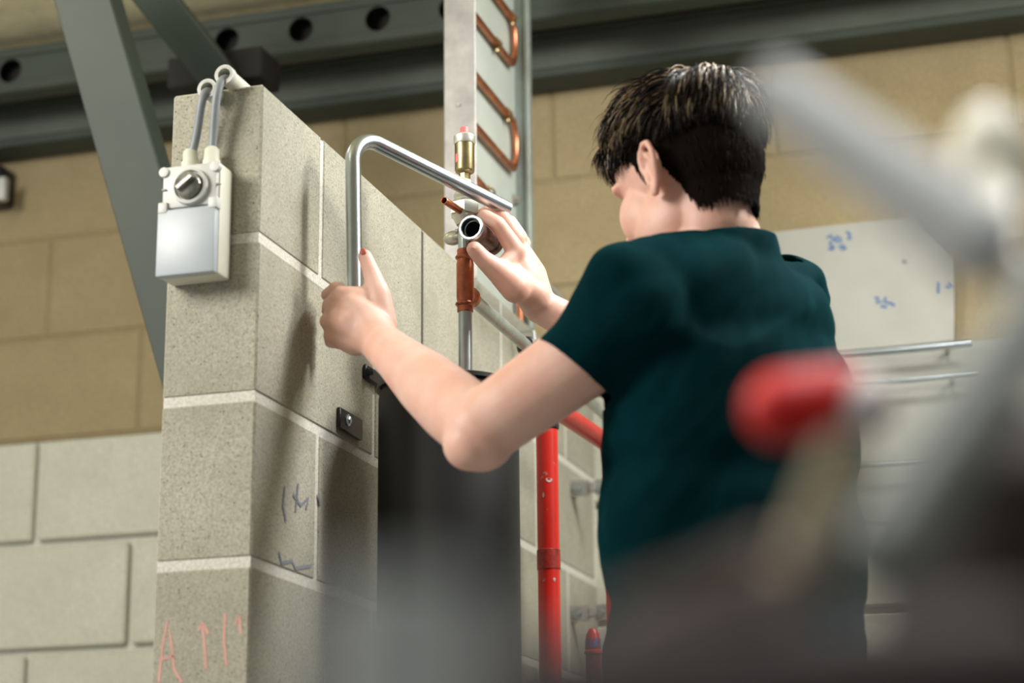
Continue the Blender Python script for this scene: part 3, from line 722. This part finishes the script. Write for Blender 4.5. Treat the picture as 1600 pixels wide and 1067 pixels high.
# ------------------------------------------------------------------ board and pipe rack on the back wall
def bw(px, py, off=0.03): return on_back(px, py, off)
out = [(1180, 366), (1428, 337), (1491, 402), (1491, 532), (1180, 560)]
t = thing('marked_board', bw(1330, 545), 'pale grey board with a clipped corner and blue pen marks on the back wall', 'board')
f = B(); fr = [f.verts.new(bw(x, y, 0.035)) for x, y in out]; bk = [f.verts.new(bw(x, y, 0.035) + S * 0.018) for x, y in out]
f.faces.new(fr); f.faces.new(bk[::-1])
for i in range(5): f.faces.new((fr[i], bk[i], bk[(i + 1) % 5], fr[(i + 1) % 5]))
obj('panel', f, M['greyboard'], t, False)
st = [[(1292, 372), (1298, 368), (1303, 374), (1296, 380), (1304, 388)], [(1308, 368), (1306, 378), (1314, 378), (1312, 370)], [(1322, 362), (1328, 366), (1325, 374), (1331, 372)], [(1294, 388), (1302, 390)], [(1310, 386), (1318, 384), (1322, 388), (1314, 390)],
      [(1366, 466), (1372, 464), (1370, 474), (1378, 470)], [(1384, 464), (1382, 472), (1392, 474), (1398, 478)], [(1376, 478), (1386, 480)], [(1467, 440), (1466, 458)], [(1478, 446), (1482, 450), (1484, 440), (1488, 448)]]
scribble('pen_stroke', st, lambda x, y: bw(x, y, 0.035), 0.006, -S, M['blueink'], t)
f = B(); lathe(f, bw(1414, 408, 0.035), -S, [(0, 0), (0, 0.006), (0.002, 0.004), (0.002, 0)], 14); obj('screw', f, M['cable'], t)
t = thing('lower_panel', bw(1400, 650), 'pale panel behind the steel rails on the back wall', 'panel')
f = B(); pl = [(1180, 566), (1620, 525), (1620, 800), (1180, 830)]; fr = [f.verts.new(bw(x, y, 0.02)) for x, y in pl]; bk = [f.verts.new(v.co + S * 0.012) for v in fr]
f.faces.new(fr); f.faces.new(bk[::-1])
for i in range(4): f.faces.new((fr[i], bk[i], bk[(i + 1) % 4], fr[(i + 1) % 4]))
obj('panel', f, M['greyboard'], t, False)
for (y0, y1, x0, x1, r, lb) in ((561, 536, 1250, 1520, 0.0085, 'shiny horizontal steel rail just below the marked board'), (608, 585, 1250, 1530, 0.006, 'second shiny steel rail below the marked board'), (738, 715, 1250, 1530, 0.006, 'lowest steel rail on the back wall, beside the worker')):
    a = bw(x0, y0, 0.07); b_ = bw(x1, y1, 0.07); b_.z = a.z = (a.z + b_.z) / 2
    t = thing('steel_rail', (a + b_) / 2, lb, 'rail', 'steel rails on the back wall')
    f = B(); rod(f, a, b_, r, 16); obj('tube', f, M['steel'], t)
    for q in (0.1, 0.85):
        c = a.lerp(b_, q); f = B(); rod(f, c, c + S * 0.045, 0.006, 10); obj('bracket', f, M['steel_old'], t)

# ------------------------------------------------------------------ bent steel pipe held in both hands
g0 = at(549, 640, 2.74); g1 = at(549, 196, 2.74); g1 = Vector((g0.x, g0.y, g1.z)) 
gt = at(551, 205, 2.74); ge = at(793, 326, 2.93)
g0 = at(551, 600, 2.75)
t_bp = thing('bent_steel_pipe', g0, 'bright steel pipe bent to a right angle, held up against the fitting by the worker', 'pipe')
f = B(); pts = path_fillet([at(555, 535, 2.745), gt + Z * 0.0, ge], 0.038, 14); sweep(f, pts, 0.0116, 28, hole=0.0100); obj('tube', f, M['steel'], t_bp)

# press fitting in the right hand
pf0 = at(735, 355, 2.86); pf1 = at(765, 378, 2.93)
t_pf = thing('press_fitting', pf0, 'open grey steel press fitting pinched between thumb and fingers', 'fitting')
ax = (pf1 - pf0).normalized(); L = (pf1 - pf0).length
f = B(); lathe(f, pf0, ax, [(0.040, 0), (0.040, 0.0135), (0.012, 0.0135), (0.011, 0.0155), (0.004, 0.0155), (0.001, 0.0150), (0, 0.0160), (0, 0.0185), (0.002, 0.0198), (0.007, 0.0198), (0.010, 0.0185), (0.012, 0.0165), (0.0125, 0.0165), (0.0125, 0.013)], 40); obj('socket', f, M['steel'], t_pf)
f = B(); lathe(f, pf0 + ax * 0.012, ax, [(0.028, 0), (0.028, 0.0125), (0.0, 0.0125), (0.0, 0.0162), (L - 0.012, 0.0162), (L - 0.012, 0)], 40); obj('barrel', f, M['darksteel'], t_pf)
f = B(); lathe(f, pf0 + ax * 0.004, ax, [(0, 0.0156), (0, 0.0140), (0.003, 0.0132), (0.006, 0.0140), (0.006, 0.0156)], 36); obj('seal_ring', f, M['rubber'], t_pf)
f = B(); lathe(f, pf0 + ax * 0.012, ax, [(0, 0.0136), (0.0, 0.0125), (0.026, 0.0125), (0.026, 0)], 36); obj('bore', f, M['rubber'], t_pf)
f = B(); e1 = pf0 + ax * L; lathe(f, e1, ax, [(0, 0), (0, 0.0185), (0.003, 0.0195), (0.010, 0.0195), (0.013, 0.017), (0.018, 0.012), (0.018, 0)], 32); obj('rear_bead', f, M['darksteel'], t_pf)

# ------------------------------------------------------------------ the worker
LS = at(990, 470, 2.42); RS = at(1246, 452, 2.66)
lb_ = (LS - RS); lb_.z = 0; lb_.normalize(); fb = Vector((lb_.y, -lb_.x, 0)) ; 
if fb.y < 0: fb = -fb
MID = (LS + RS) / 2; zS = (LS.z + RS.z) / 2
def bp(f_, l_, z): return Vector((MID.x, MID.y, 0)) + fb * f_ + lb_ * l_ + Z * z
LS = at(1000, 494, 2.42); RS = at(1214, 470, 2.64)
LE = at(750, 672, 2.46); LW = at(597, 538, 2.68)
RE = at(1050, 590, 2.93); RW = at(843, 478, 2.95)
HD = at(1070, 280, 2.55)
th = R(47); HF = Vector((-math.cos(th), math.sin(th), 0)); HL = Vector((-math.sin(th), -math.cos(th), 0))
tilt = Quaternion(HL, R(14)) ; HF = tilt @ HF; HU = tilt @ Z
if HF.z > 0: tilt = Quaternion(HL, R(-14)); HF = Vector((-math.cos(th), math.sin(th), 0)); HF = tilt @ HF; HU = tilt @ Z
HS = 1.11
def hp(x, y, z): return HD + (HF * x + HL * y + HU * z) * HS
def hel(bm, c, r, seg=20, rings=12): ellipsoid(bm, hp(*c), HF * r[0] * HS, HL * r[1] * HS, HU * r[2] * HS, seg, rings)
worker = thing('person', (MID.x, MID.y, 0), 'person in a dark teal t-shirt, back turned, holding pipework with both hands', 'person')
bm = B()
# head
hel(bm, (-0.012, 0, 0.028), (0.094, 0.075, 0.086)); hel(bm, (-0.045, 0, 0.0), (0.056, 0.062, 0.07))
hel(bm, (0.042, 0, 0.03), (0.046, 0.058, 0.058)); hel(bm, (0.045, 0, -0.035), (0.042, 0.052, 0.062))
hel(bm, (0.030, 0, -0.075), (0.052, 0.050, 0.032)); hel(bm, (0.073, 0, -0.098), (0.019, 0.022, 0.016))
hel(bm, (0.0, 0, -0.04), (0.05, 0.062, 0.05))
for s_ in (-1, 1):
    hel(bm, (0.046, s_ * 0.034, -0.034), (0.036, 0.026, 0.040)); hel(bm, (0.071, s_ * 0.028, 0.013), (0.012, 0.026, 0.009))
    hel(bm, (0.018, s_ * 0.038, -0.060), (0.046, 0.024, 0.036))
cone(bm, hp(0.080, 0, 0.004), hp(0.098, 0, -0.036), 0.007, 0.009); 
for s_ in (-1, 1): hel(bm, (0.094, s_ * 0.011, -0.038), (0.010, 0.007, 0.007), 10, 8)
hel(bm, (0.086, 0, -0.062), (0.009, 0.023, 0.005)); hel(bm, (0.085, 0, -0.071), (0.009, 0.020, 0.006))
# ears
for s_ in (1, -1):
    def ep(x, z, o): return hp(-0.013 + x, s_ * (0.067 + o * 1.4), -0.018 + z)
    ring = [(0.012, 0.000, 0.004), (0.015, 0.014, 0.006), (0.010, 0.028, 0.009), (-0.003, 0.034, 0.014), (-0.016, 0.028, 0.019), (-0.021, 0.012, 0.020), (-0.017, -0.006, 0.017), (-0.009, -0.020, 0.012), (0.001, -0.029, 0.008), (0.008, -0.024, 0.004)]
    chain(bm, [ep(*q) for q in ring], [0.0045 * HS] * len(ring), 10)
    chain(bm, [ep(0.0, 0.022, 0.010), ep(-0.009, 0.010, 0.014), ep(-0.007, -0.006, 0.012)], [0.004] * 3, 10)
    chain(bm, [ep(0.010, -0.002, 0.007), ep(0.008, -0.012, 0.008)], [0.0045, 0.004], 10)
    u1, u2, u3 = HF * 0.019, HU * 0.030, (HL * s_) * 0.0045
    ellipsoid(bm, ep(-0.004, 0.004, 0.006), u1 - HL * s_ * 0.008, HL * s_ * 0.004 + HF * 0.001, u2, 16, 10)
    ellipsoid(bm, ep(0.002, -0.024, 0.007), HF * 0.009, HL * s_ * 0.005, HU * 0.009, 12, 8)
# neck, trunk
nb0 = bp(-0.005, 0.0, zS + 0.075)
chain(bm, [hp(-0.024, 0, -0.035), hp(-0.026, 0, -0.080), nb0, bp(-0.005, 0, zS - 0.02)], [0.057, 0.052, 0.056, 0.08], 22)
def bel(c, r, seg=24, rings=16, t_=None): ellipsoid(t_ if t_ is not None else bm, bp(*c), fb * r[0], lb_ * r[1], Z * r[2], seg, rings)
bel((0, 0, zS - 0.06), (0.10, 0.16, 0.12)); bel((0, 0, zS - 0.22), (0.095, 0.14, 0.16)); bel((0, 0, zS - 0.38), (0.09, 0.135, 0.14)); bel((0, 0, zS - 0.50), (0.10, 0.155, 0.12))
cone(bm, LS, RS, 0.05, 0.05); cone(bm, LS, bp(0, 0.02, zS + 0.05), 0.048, 0.05); cone(bm, RS, bp(0, -0.02, zS + 0.05), 0.048, 0.05)
# legs under the trousers
for s_ in (1, -1): chain(bm, [bp(0, s_ * 0.085, 0.90), bp(0.01, s_ * 0.10, 0.50), bp(-0.01, s_ * 0.11, 0.10)], [0.080, 0.055, 0.040])
for s_ in (1, -1): chain(bm, [bp(-0.02, s_ * 0.11, 0.06), bp(0.12, s_ * 0.12, 0.04)], [0.035, 0.03])
# left arm
def lerp(a, b, t): return a + (b - a) * t
dn = (Z * -1)
chain(bm, [LS, lerp(LS, LE, 0.35), lerp(LS, LE, 0.65), LE], [0.057, 0.053, 0.050, 0.047], 24)
ellipsoid(bm, LE + Z * -0.004 + X * 0.0, X * 0.048, Y_ * 0.044, Z * 0.050)
cone(bm, LE, LE + Vector((-0.012, -0.005, -0.018)), 0.042, 0.036)
chain(bm, [LE, lerp(LE, LW, 0.25), lerp(LE, LW, 0.5), lerp(LE, LW, 0.8), LW], [0.046, 0.048, 0.044, 0.034, 0.030], 24)
# right arm
chain(bm, [RS, lerp(RS, RE, 0.5), RE], [0.052, 0.046, 0.041], 20)
chain(bm, [RE, lerp(RE, RW, 0.35), lerp(RE, RW, 0.7), RW], [0.041, 0.040, 0.030, 0.0265], 20)
# left hand: fist round the pipe, back of the hand to the camera, thumb up
YH = 2.715
def L_(px, py, Y): return at(px, py, Y)
mcp = [L_(526, 452, 2.722), L_(516, 477, 2.716), L_(512, 502, 2.716), L_(518, 525, 2.722)]
for i, mk in enumerate(mcp):
    base = lerp(LW, mk, 0.25)
    chain(bm, [base, lerp(LW, mk, 0.6), mk], [0.020, 0.0165, 0.0125], 14)
chain(bm, [LW, L_(575, 505, 2.70), L_(552, 480, 2.705)], [0.030, 0.028, 0.022], 18)
chain(bm, [LW, L_(572, 522, 2.70), L_(545, 505, 2.70), L_(532, 500, 2.705)], [0.028, 0.026, 0.023, 0.019], 18)
chain(bm, [L_(590, 470, 2.715), L_(560, 470, 2.71), L_(535, 465, 2.712)], [0.020, 0.021, 0.017], 18)
chain(bm, [L_(590, 520, 2.72), L_(556, 535, 2.715), L_(534, 530, 2.715)], [0.024, 0.020, 0.015], 18)
for i, mk in enumerate(mcp):
    rr0 = (0.0105, 0.0108, 0.0102, 0.0092)[i]; yy = (455, 480, 505, 528)[i]; sc_ = (1, 1.05, 1.0, 0.85)[i]
    pip = L_(508 + i * 1.5 + 4, yy + 6, 2.722 + 0.040 * sc_); dip = L_(533, yy + 10, 2.785); tip = L_(556, yy + 10, 2.772)
    chain(bm, [mk, pip, dip, tip], [rr0 + 0.0015, rr0, rr0 - 0.001, rr0 - 0.002], 14)
# thumb up along the pipe
TH_ = [L_(598, 508, 2.705), L_(592, 460, 2.705), L_(580, 425, 2.712), L_(570, 400, 2.718)]
chain(bm, TH_, [0.021, 0.0170, 0.0125, 0.0105], 16)
# right hand: thumb below, index above the fitting
RM = [L_(806, 392, 2.905), L_(806, 372, 2.935), L_(812, 372, 2.965), L_(818, 380, 2.99)]
chain(bm, [RW, L_(822, 440, 2.93), L_(806, 405, 2.925)], [0.0275, 0.029, 0.021], 18)
chain(bm, [RW, L_(828, 430, 2.95), L_(810, 390, 2.95)], [0.026, 0.026, 0.017], 18)
chain(bm, [RW, L_(832, 430, 2.97), L_(818, 395, 2.98)], [0.024, 0.023, 0.015], 18)
chain(bm, [L_(835, 462, 2.93), L_(800, 440, 2.905), L_(790, 420, 2.905)], [0.026, 0.023, 0.018], 18)
# index, middle, ring, little
chain(bm, [RM[0], L_(778, 350, 2.885), L_(758, 338, 2.900), L_(750, 343, 2.930)], [0.0155, 0.0125, 0.0112, 0.0098], 14)
chain(bm, [RM[1], L_(786, 340, 2.925), L_(763, 331, 2.937), L_(750, 336, 2.962)], [0.0150, 0.0120, 0.0108, 0.0095], 14)
chain(bm, [RM[2], L_(797, 347, 2.965), L_(774, 344, 2.982), L_(762, 356, 2.995)], [0.0135, 0.0115, 0.0100, 0.0090], 14)
chain(bm, [RM[3], L_(808, 364, 2.992), L_(788, 362, 3.0), L_(776, 372, 3.0)], [0.0125, 0.0100, 0.0090, 0.0082], 14)
RT = [L_(806, 450, 2.900), L_(778, 424, 2.888), L_(755, 405, 2.876), L_(741, 389, 2.866)]
chain(bm, RT, [0.0240, 0.0185, 0.0142, 0.0125], 16)
chain(bm, [RT[1], RM[0]], [0.012, 0.013], 14)
bm = remesh(bm, 0.0032, 6, 0.5)
body = obj('body', bm, M['skin'], worker, sharp=180)
def nail(c, along, nrm, w_, l_, mat, nm):
    f = B(); s_ = along.cross(nrm).normalized(); ellipsoid(f, c, along.normalized() * l_, s_ * w_, nrm.normalized() * 0.0018, 14, 8); obj('nail', f, mat, body, label=nm)
ta = (TH_[3] - TH_[2]).normalized(); tn = (CAM - TH_[3]).normalized(); tn = (tn - ta * tn.dot(ta)).normalized()
nail(TH_[3] + ta * 0.002 + tn * 0.0098, ta, tn, 0.0048, 0.0062, M['nail_red'], 'reddened thumb nail of the left hand')
ta = (RT[3] - RT[2]).normalized(); tn = (CAM + Z * 0.8 - X * 1.4 - RT[3]).normalized(); tn = (tn - ta * tn.dot(ta)).normalized()
nail(RT[3] + ta * 0.002 + tn * 0.0098, ta, tn, 0.0055, 0.0070, M['nail'], 'thumb nail of the right hand')
for s_ in (1, -1):
    f = B(); ellipsoid(f, hp(0.066, s_ * 0.028, -0.006), HF * 0.012, HL * 0.012, HU * 0.012, 16, 10); obj('eye', f, M['eye'], worker)
    f = B(); chain(f, [hp(0.086, s_ * 0.018, 0.016), hp(0.083, s_ * 0.034, 0.020), hp(0.072, s_ * 0.047, 0.014)], [0.003, 0.0035, 0.002], 8); obj('eyebrow', f, M['hair1'], worker)

# t-shirt
bm = B()
bel((0.0, 0, zS - 0.045), (0.120, 0.180, 0.115), t_=bm); bel((-0.005, -0.01, zS - 0.18), (0.140, 0.200, 0.19), t_=bm)
bel((0.0, -0.012, zS - 0.33), (0.145, 0.205, 0.19), t_=bm); bel((0.0, -0.01, zS - 0.48), (0.140, 0.200, 0.17), t_=bm); bel((0.005, -0.01, zS - 0.60), (0.135, 0.190, 0.14), t_=bm)
cone(bm, LS, RS, 0.066, 0.066); cone(bm, at(986, 452, 2.43), bp(-0.005, 0.035, zS + 0.030), 0.058, 0.052); cone(bm, RS, bp(-0.005, -0.035, zS + 0.030), 0.060, 0.052)
cone(bm, bp(-0.01, 0, zS - 0.02), bp(-0.004, 0, zS + 0.10), 0.09, 0.062)
chain(bm, [LS, lerp(LS, LE, 0.30), lerp(LS, LE, 0.62)], [0.068, 0.060, 0.053], 28)
chain(bm, [at(985, 460, 2.42), at(915, 540, 2.43)], [0.062, 0.052], 28)
chain(bm, [RS, lerp(RS, RE, 0.25), lerp(RS, RE, 0.7)], [0.062, 0.060, 0.058], 24)
chain(bm, [bp(0, 0.12, zS - 0.13), lerp(LS, LE, 0.2)], [0.055, 0.055])
bm = remesh(bm, 0.006, 14, 0.6)
def cut(bm, c, n, rad, axis=None):
    def near(p):
        if axis:
            a, b = axis; d = (b - a).normalized(); t = (p - a).dot(d)
            o_ = p - a - d * t; return t > 0.02 and o_.length < rad and o_.dot((X * 0.58 - Z * 0.815)) < 0.060
        return (p - c).length < rad
    fs = [f for f in bm.faces if near(f.calc_center_median())]
    geom = list({v for f in fs for v in f.verts} | {e for f in fs for e in f.edges} | set(fs))
    bmesh.ops.bisect_plane(bm, geom=geom, plane_co=c, plane_no=n, clear_outer=True)
hem_c = lerp(LS, LE, 0.36)
hem = (at(960, 624, 2.42) - at(855, 540, 2.42)).normalized(); vw = (hem_c - CAM).normalized()
hn = hem.cross(vw).normalized()
if hn.dot(LE - LS) < 0: hn = -hn
cut(bm, at(898, 574, 2.42), (hn + Vector((0, -0.12, 0))).normalized(), 0.088, (LS, LE))
cut(bm, lerp(RS, RE, 0.6), (RE - RS).normalized(), 0.075, (RS, RE))
cut(bm, bp(-0.005, 0, zS + 0.051) , (Z * 0.95 - fb * -0.25).normalized(), 0.13)
cut(bm, bp(0, 0, zS - 0.62), -Z, 0.5)
# folds
from mathutils import noise as mn
for v in bm.verts:
    p = v.co; d1 = (p - LS).length
    q = Vector((p.dot(fb) * 4, p.dot(lb_) * 9 + p.z * 5, p.z * 3.2))
    a = mn.fractal(q * 1.7, 1.0, 2.0, 3)
    rdg = 1 - abs(mn.noise(Vector((p.dot(lb_) * 6 + p.z * 9 , p.z * 2.5 - p.dot(lb_) * 3, p.dot(fb) * 5))) ) * 2.2
    v.co = p + v.normal * (0.008 * a + 0.009 * rdg - 0.003)
bmesh.ops.smooth_vert(bm, verts=bm.verts, factor=0.4, use_axis_x=True, use_axis_y=True, use_axis_z=True)
sh = obj('t_shirt', bm, M['shirt'], worker, sharp=180)
so = sh.modifiers.new('thick', 'SOLIDIFY'); so.thickness = 0.002; so.offset = 0
# trousers and shoes
bm = B(); bel((0, 0, 0.90), (0.115, 0.165, 0.11), t_=bm)
for s_ in (1, -1): chain(bm, [bp(0, s_ * 0.085, 0.86), bp(0.01, s_ * 0.10, 0.50), bp(-0.01, s_ * 0.11, 0.075)], [0.097, 0.078, 0.066], 24)
bm = remesh(bm, 0.009, 6); obj('trousers', bm, M['trouser'], worker, sharp=180)
for s_ in (1, -1):
    f = B(); chain(f, [bp(-0.05, s_ * 0.11, 0.05), bp(0.05, s_ * 0.115, 0.045), bp(0.15, s_ * 0.12, 0.038)], [0.045, 0.046, 0.036], 18)
    f = remesh(f, 0.006, 3)
    for v in f.verts: v.co.z = max(v.co.z, 0.0)
    obj('shoe', f, M['shoe'], worker, sharp=180)

# hair
bm = B()
hel(bm, (-0.014, 0, 0.036), (0.099, 0.080, 0.090)); hel(bm, (-0.048, 0, 0.004), (0.061, 0.067, 0.076)); hel(bm, (0.040, 0, 0.050), (0.052, 0.060, 0.046))
chain(bm, [hp(-0.045, 0, -0.01), hp(-0.038, 0, -0.06), hp(-0.030, 0, -0.10)], [0.063, 0.0555, 0.0545], 22)
bm = remesh(bm, 0.004, 4)
def hl(p):
    d = (p - HD) / HS; return Vector((d.dot(HF), d.dot(HL), d.dot(HU)))
def hairline(q):
    """signed: >0 where hair grows, in head coordinates"""
    x, y, z = q; ay = abs(y)
    if x > 0.0: zmin = 0.012 + (x - 0.0) * 0.65 if x < 0.045 else 0.041 + (x - 0.045) * 0.55
    else: zmin = 0.012
    if x < -0.008: zmin = 0.012 - (-0.008 - x) * 2.4
    zmin = max(-0.080, zmin)
    zmin += 0.004 * mn.noise(Vector((x * 90, y * 90, 3)))
    if 0.002 < x < 0.022: zmin -= 0.035 * (1 - abs(x - 0.012) / 0.010)
    return z - zmin
bmesh.ops.delete(bm, geom=[v for v in bm.verts if hairline(hl(v.co)) < 0], context='VERTS')
hsrc = []
bm.normal_update()
for f_ in bm.faces:
    nn_ = f_.normal; hsrc.append((hl(f_.calc_center_median()), Vector((nn_.dot(HF), nn_.dot(HL), nn_.dot(HU)))))
cap = obj('clipped_hair', bm, M['stubble'], worker, sharp=180, label='closely clipped dark hair at the sides and nape')
f = B(); verts = []; faces = []; mi = []
rnd = random.Random(3)
CR = Vector((-0.055, 0.005, 0.105))
def surf(q):
    """project head-space direction to the scalp"""
    c = Vector((-0.012, 0, 0.03)); d = q - c
    k = math.sqrt((d.x / 0.097) ** 2 + (d.y / 0.079) ** 2 + (d.z / 0.089) ** 2); return c + d / k
cnt = 0; me_v, me_f, me_m = [], [], []
tries = 0
while cnt < 13000 and tries < 60000:
    tries += 1
    q, n = rnd.choice(hsrc); q = q + Vector((rnd.gauss(0, .001), rnd.gauss(0, .001), rnd.gauss(0, .001))) - n * 0.002
    if n.length < 0.5: continue
    top = max(0.0, min(1.0, (q.z - 0.020 + 0.016 * mn.noise(q * 25)) / 0.065))
    if top < 0.05 and rnd.random() < 0.35: continue
    Lh = 0.009 + 0.044 * top + rnd.uniform(-0.004, 0.012) * (0.3 + top)
    if q.x > 0.0: Lh *= 1.0 - 3.5 * max(0, q.x - 0.02)
    away = (q - CR); away = away - n * away.dot(n)
    if away.length < 1e-4: continue
    away.normalize()
    flow = Vector((1.1 if q.x > -0.06 else -0.2, (0.25 if q.y > 0 else -0.25), -0.05)) * top + away * 0.6 + Vector((0.1, 0, -1.0)) * (1 - top)
    swirl = mn.noise(q * 22) * 1.3; side = n.cross(Vector((1, 0, 0)))
    flow = flow + side * swirl * 0.6
    flow = (flow - n * flow.dot(n)).normalized() + Vector((rnd.gauss(0, .12), rnd.gauss(0, .12), rnd.gauss(0, .12)))
    lift = (0.50 + 0.45 * mn.noise(q * 30 + Vector((5, 0, 0)))) * top + 0.12
    cur = q.copy(); d = (flow * (1 - lift * 0.45) + n * lift).normalized(); seg = 5; wd_ = rnd.uniform(0.0007, 0.0014) * (1 if top > .3 else 0.7)
    start = len(me_v)
    for k in range(seg + 1):
        tpr = 1 - 0.8 * (k / seg) ** 2
        u_ = d.cross(n).normalized() * wd_ * tpr; v_ = n * wd_ * tpr
        for o_ in (u_, -u_ * 0.5 + v_ * 0.8, -u_ * 0.5 - v_ * 0.8): me_v.append(hp(*(cur + o_)))
        cur = cur + d * Lh / seg
        if top < 0.3:
            d = (d - n * 0.12).normalized(); continue
        # bend back to the scalp
        sfc = surf(cur); hgt = (cur - sfc).dot(n); n2 = (cur - Vector((-0.012, 0, 0.03))).normalized()
        d = (d + (-n2) * (0.30 + 0.18 * k * 0.3) * (1 if hgt > 0.004 else -0.25) + flow * 0.22).normalized()
    frontal = max(0, min(1, (q.x + 0.02) / 0.07))
    pr = rnd.random(); lockn = mn.noise(q * 38 + Vector((0, 9, 0)))
    m_ = 0 if q.z < 0.045 + rnd.gauss(0, 0.012) else 2 if (top > 0.6 and pr < 0.12 + 0.6 * frontal * (lockn > -0.2) + 0.45 * (lockn > 0.12)) else (1 if pr < 0.55 and top > 0.3 else 0)
    for k in range(seg):
        for j in range(3):
            a_, b_ = start + k * 3 + j, start + k * 3 + (j + 1) % 3
            me_f.append((a_, b_, b_ + 3, a_ + 3)); me_m.append(m_)
    cnt += 1
hc = HD.copy(); me = bpy.data.meshes.new('hair'); me.from_pydata([tuple(v - hc) for v in me_v], [], me_f)
for k in range(3): me.materials.append(M['hair%d' % k])
me.polygons.foreach_set('material_index', me_m); me.polygons.foreach_set('use_smooth', [True] * len(me_f)); me.update()
ho = link_mesh('hair', me, hc, worker); prop(ho, 'tousled dark brown hair with lighter tips and painted sheen on top', kind='stuff'); f.free()

# ------------------------------------------------------------------ foreground: out-of-focus bending machine on a bench
def fg(px, py, Y): return at(px, py, Y)
BT = 0.60
t = thing('workbench', (0.45, 0.75, 0), 'dark bench under the blurred machine in the foreground', 'bench')
f = B(); abox(f, (0.42, 0.72, BT - 0.02), 1.3, 0.7, 0.04, 0.004); obj('bench_top', f, M['brownmetal'], t, False)
leg0 = None
for x_ in (-0.18, 1.02):
    for y_ in (0.42, 1.02):
        f = B(); abox(f, (x_, y_, (BT - 0.04) / 2), 0.05, 0.05, BT - 0.04, 0.004); obj('leg', f, M['blacksteel'], t, False)
t = thing('bending_machine', fg(1560, 1100, 0.62), 'big blurred dark bending machine in the right foreground with grey arms and a red grip', 'machine')
c = fg(1660, 900, 0.66)
f = B(); lathe(f, Vector((c.x, c.y, BT)), Z, [(0, 0), (0, 0.09), (0.02, 0.09), (0.03, 0.066), (fg(1690, 780, 0.66).z - BT, 0.056), (fg(1690, 660, 0.66).z - BT, 0.025), (fg(1690, 640, 0.66).z - BT, 0)], 28); obj('body', f, M['brownmetal'], t)
f = B(); rod(f, fg(1680, 410, 0.56), fg(1345, 900, 0.50), 0.0110, 24, bev=0.004); obj('main_arm', f, M['cast'], t)
f = B(); rod(f, fg(1195, 128, 0.64), fg(1560, 400, 0.60), 0.0105, 24, r2=0.015, bev=0.003); obj('lever', f, M['castlight'], t)
f = B(); ellipsoid(f, fg(1548, 262, 0.80), X * 0.018, Y_ * 0.018, Z * 0.029); rod(f, fg(1548, 262, 0.80), fg(1585, 430, 0.70), 0.007, 14); obj('knob', f, M['cream_knob'], t, label='pale ivory knob')
f = B(); rod(f, fg(1325, 700, 0.62), fg(1200, 1010, 0.60), 0.009, 20, bev=0.002); obj('handle_rod', f, M['olive'], t)
f = B(); cone(f, fg(1222, 638, 0.85), fg(1310, 626, 0.85), 0.0170, 0.0160, 24); obj('grip', f, M['redgrip'], t, label='red rubber grip')
f = B(); cone(f, fg(1345, 634, 0.845), fg(1350, 633, 0.845), 0.0135, 0.0135, 24); obj('grip_collar', f, M['whitegrip'], t, label='white collar of the red grip')
f = B(); rod(f, fg(960, 1010, 0.42), fg(1230, 900, 0.42), 0.008, 20, bev=0.002); obj('side_lever', f, M['darksteel'], t)
f = B(); rod(f, fg(650, 1180, 0.42), fg(1650, 1100, 0.42), 0.022, 20, bev=0.004); obj('cross_bar', f, M['brownmetal'], t)
c = fg(625, 1060, 0.36); t = thing('pipe_vice', (c.x, c.y, BT), 'blurred grey pipe end at the bottom of the view in front of the tank', 'vice')
f = B(); lathe(f, Vector((c.x, c.y, BT)), Z, [(0, 0), (0, 0.04), (0.012, 0.04), (0.02, 0.0155), (fg(625, 910, 0.36).z - BT, 0.0145), (fg(625, 890, 0.36).z - BT, 0)], 24); obj('post', f, M['castlight'], t)
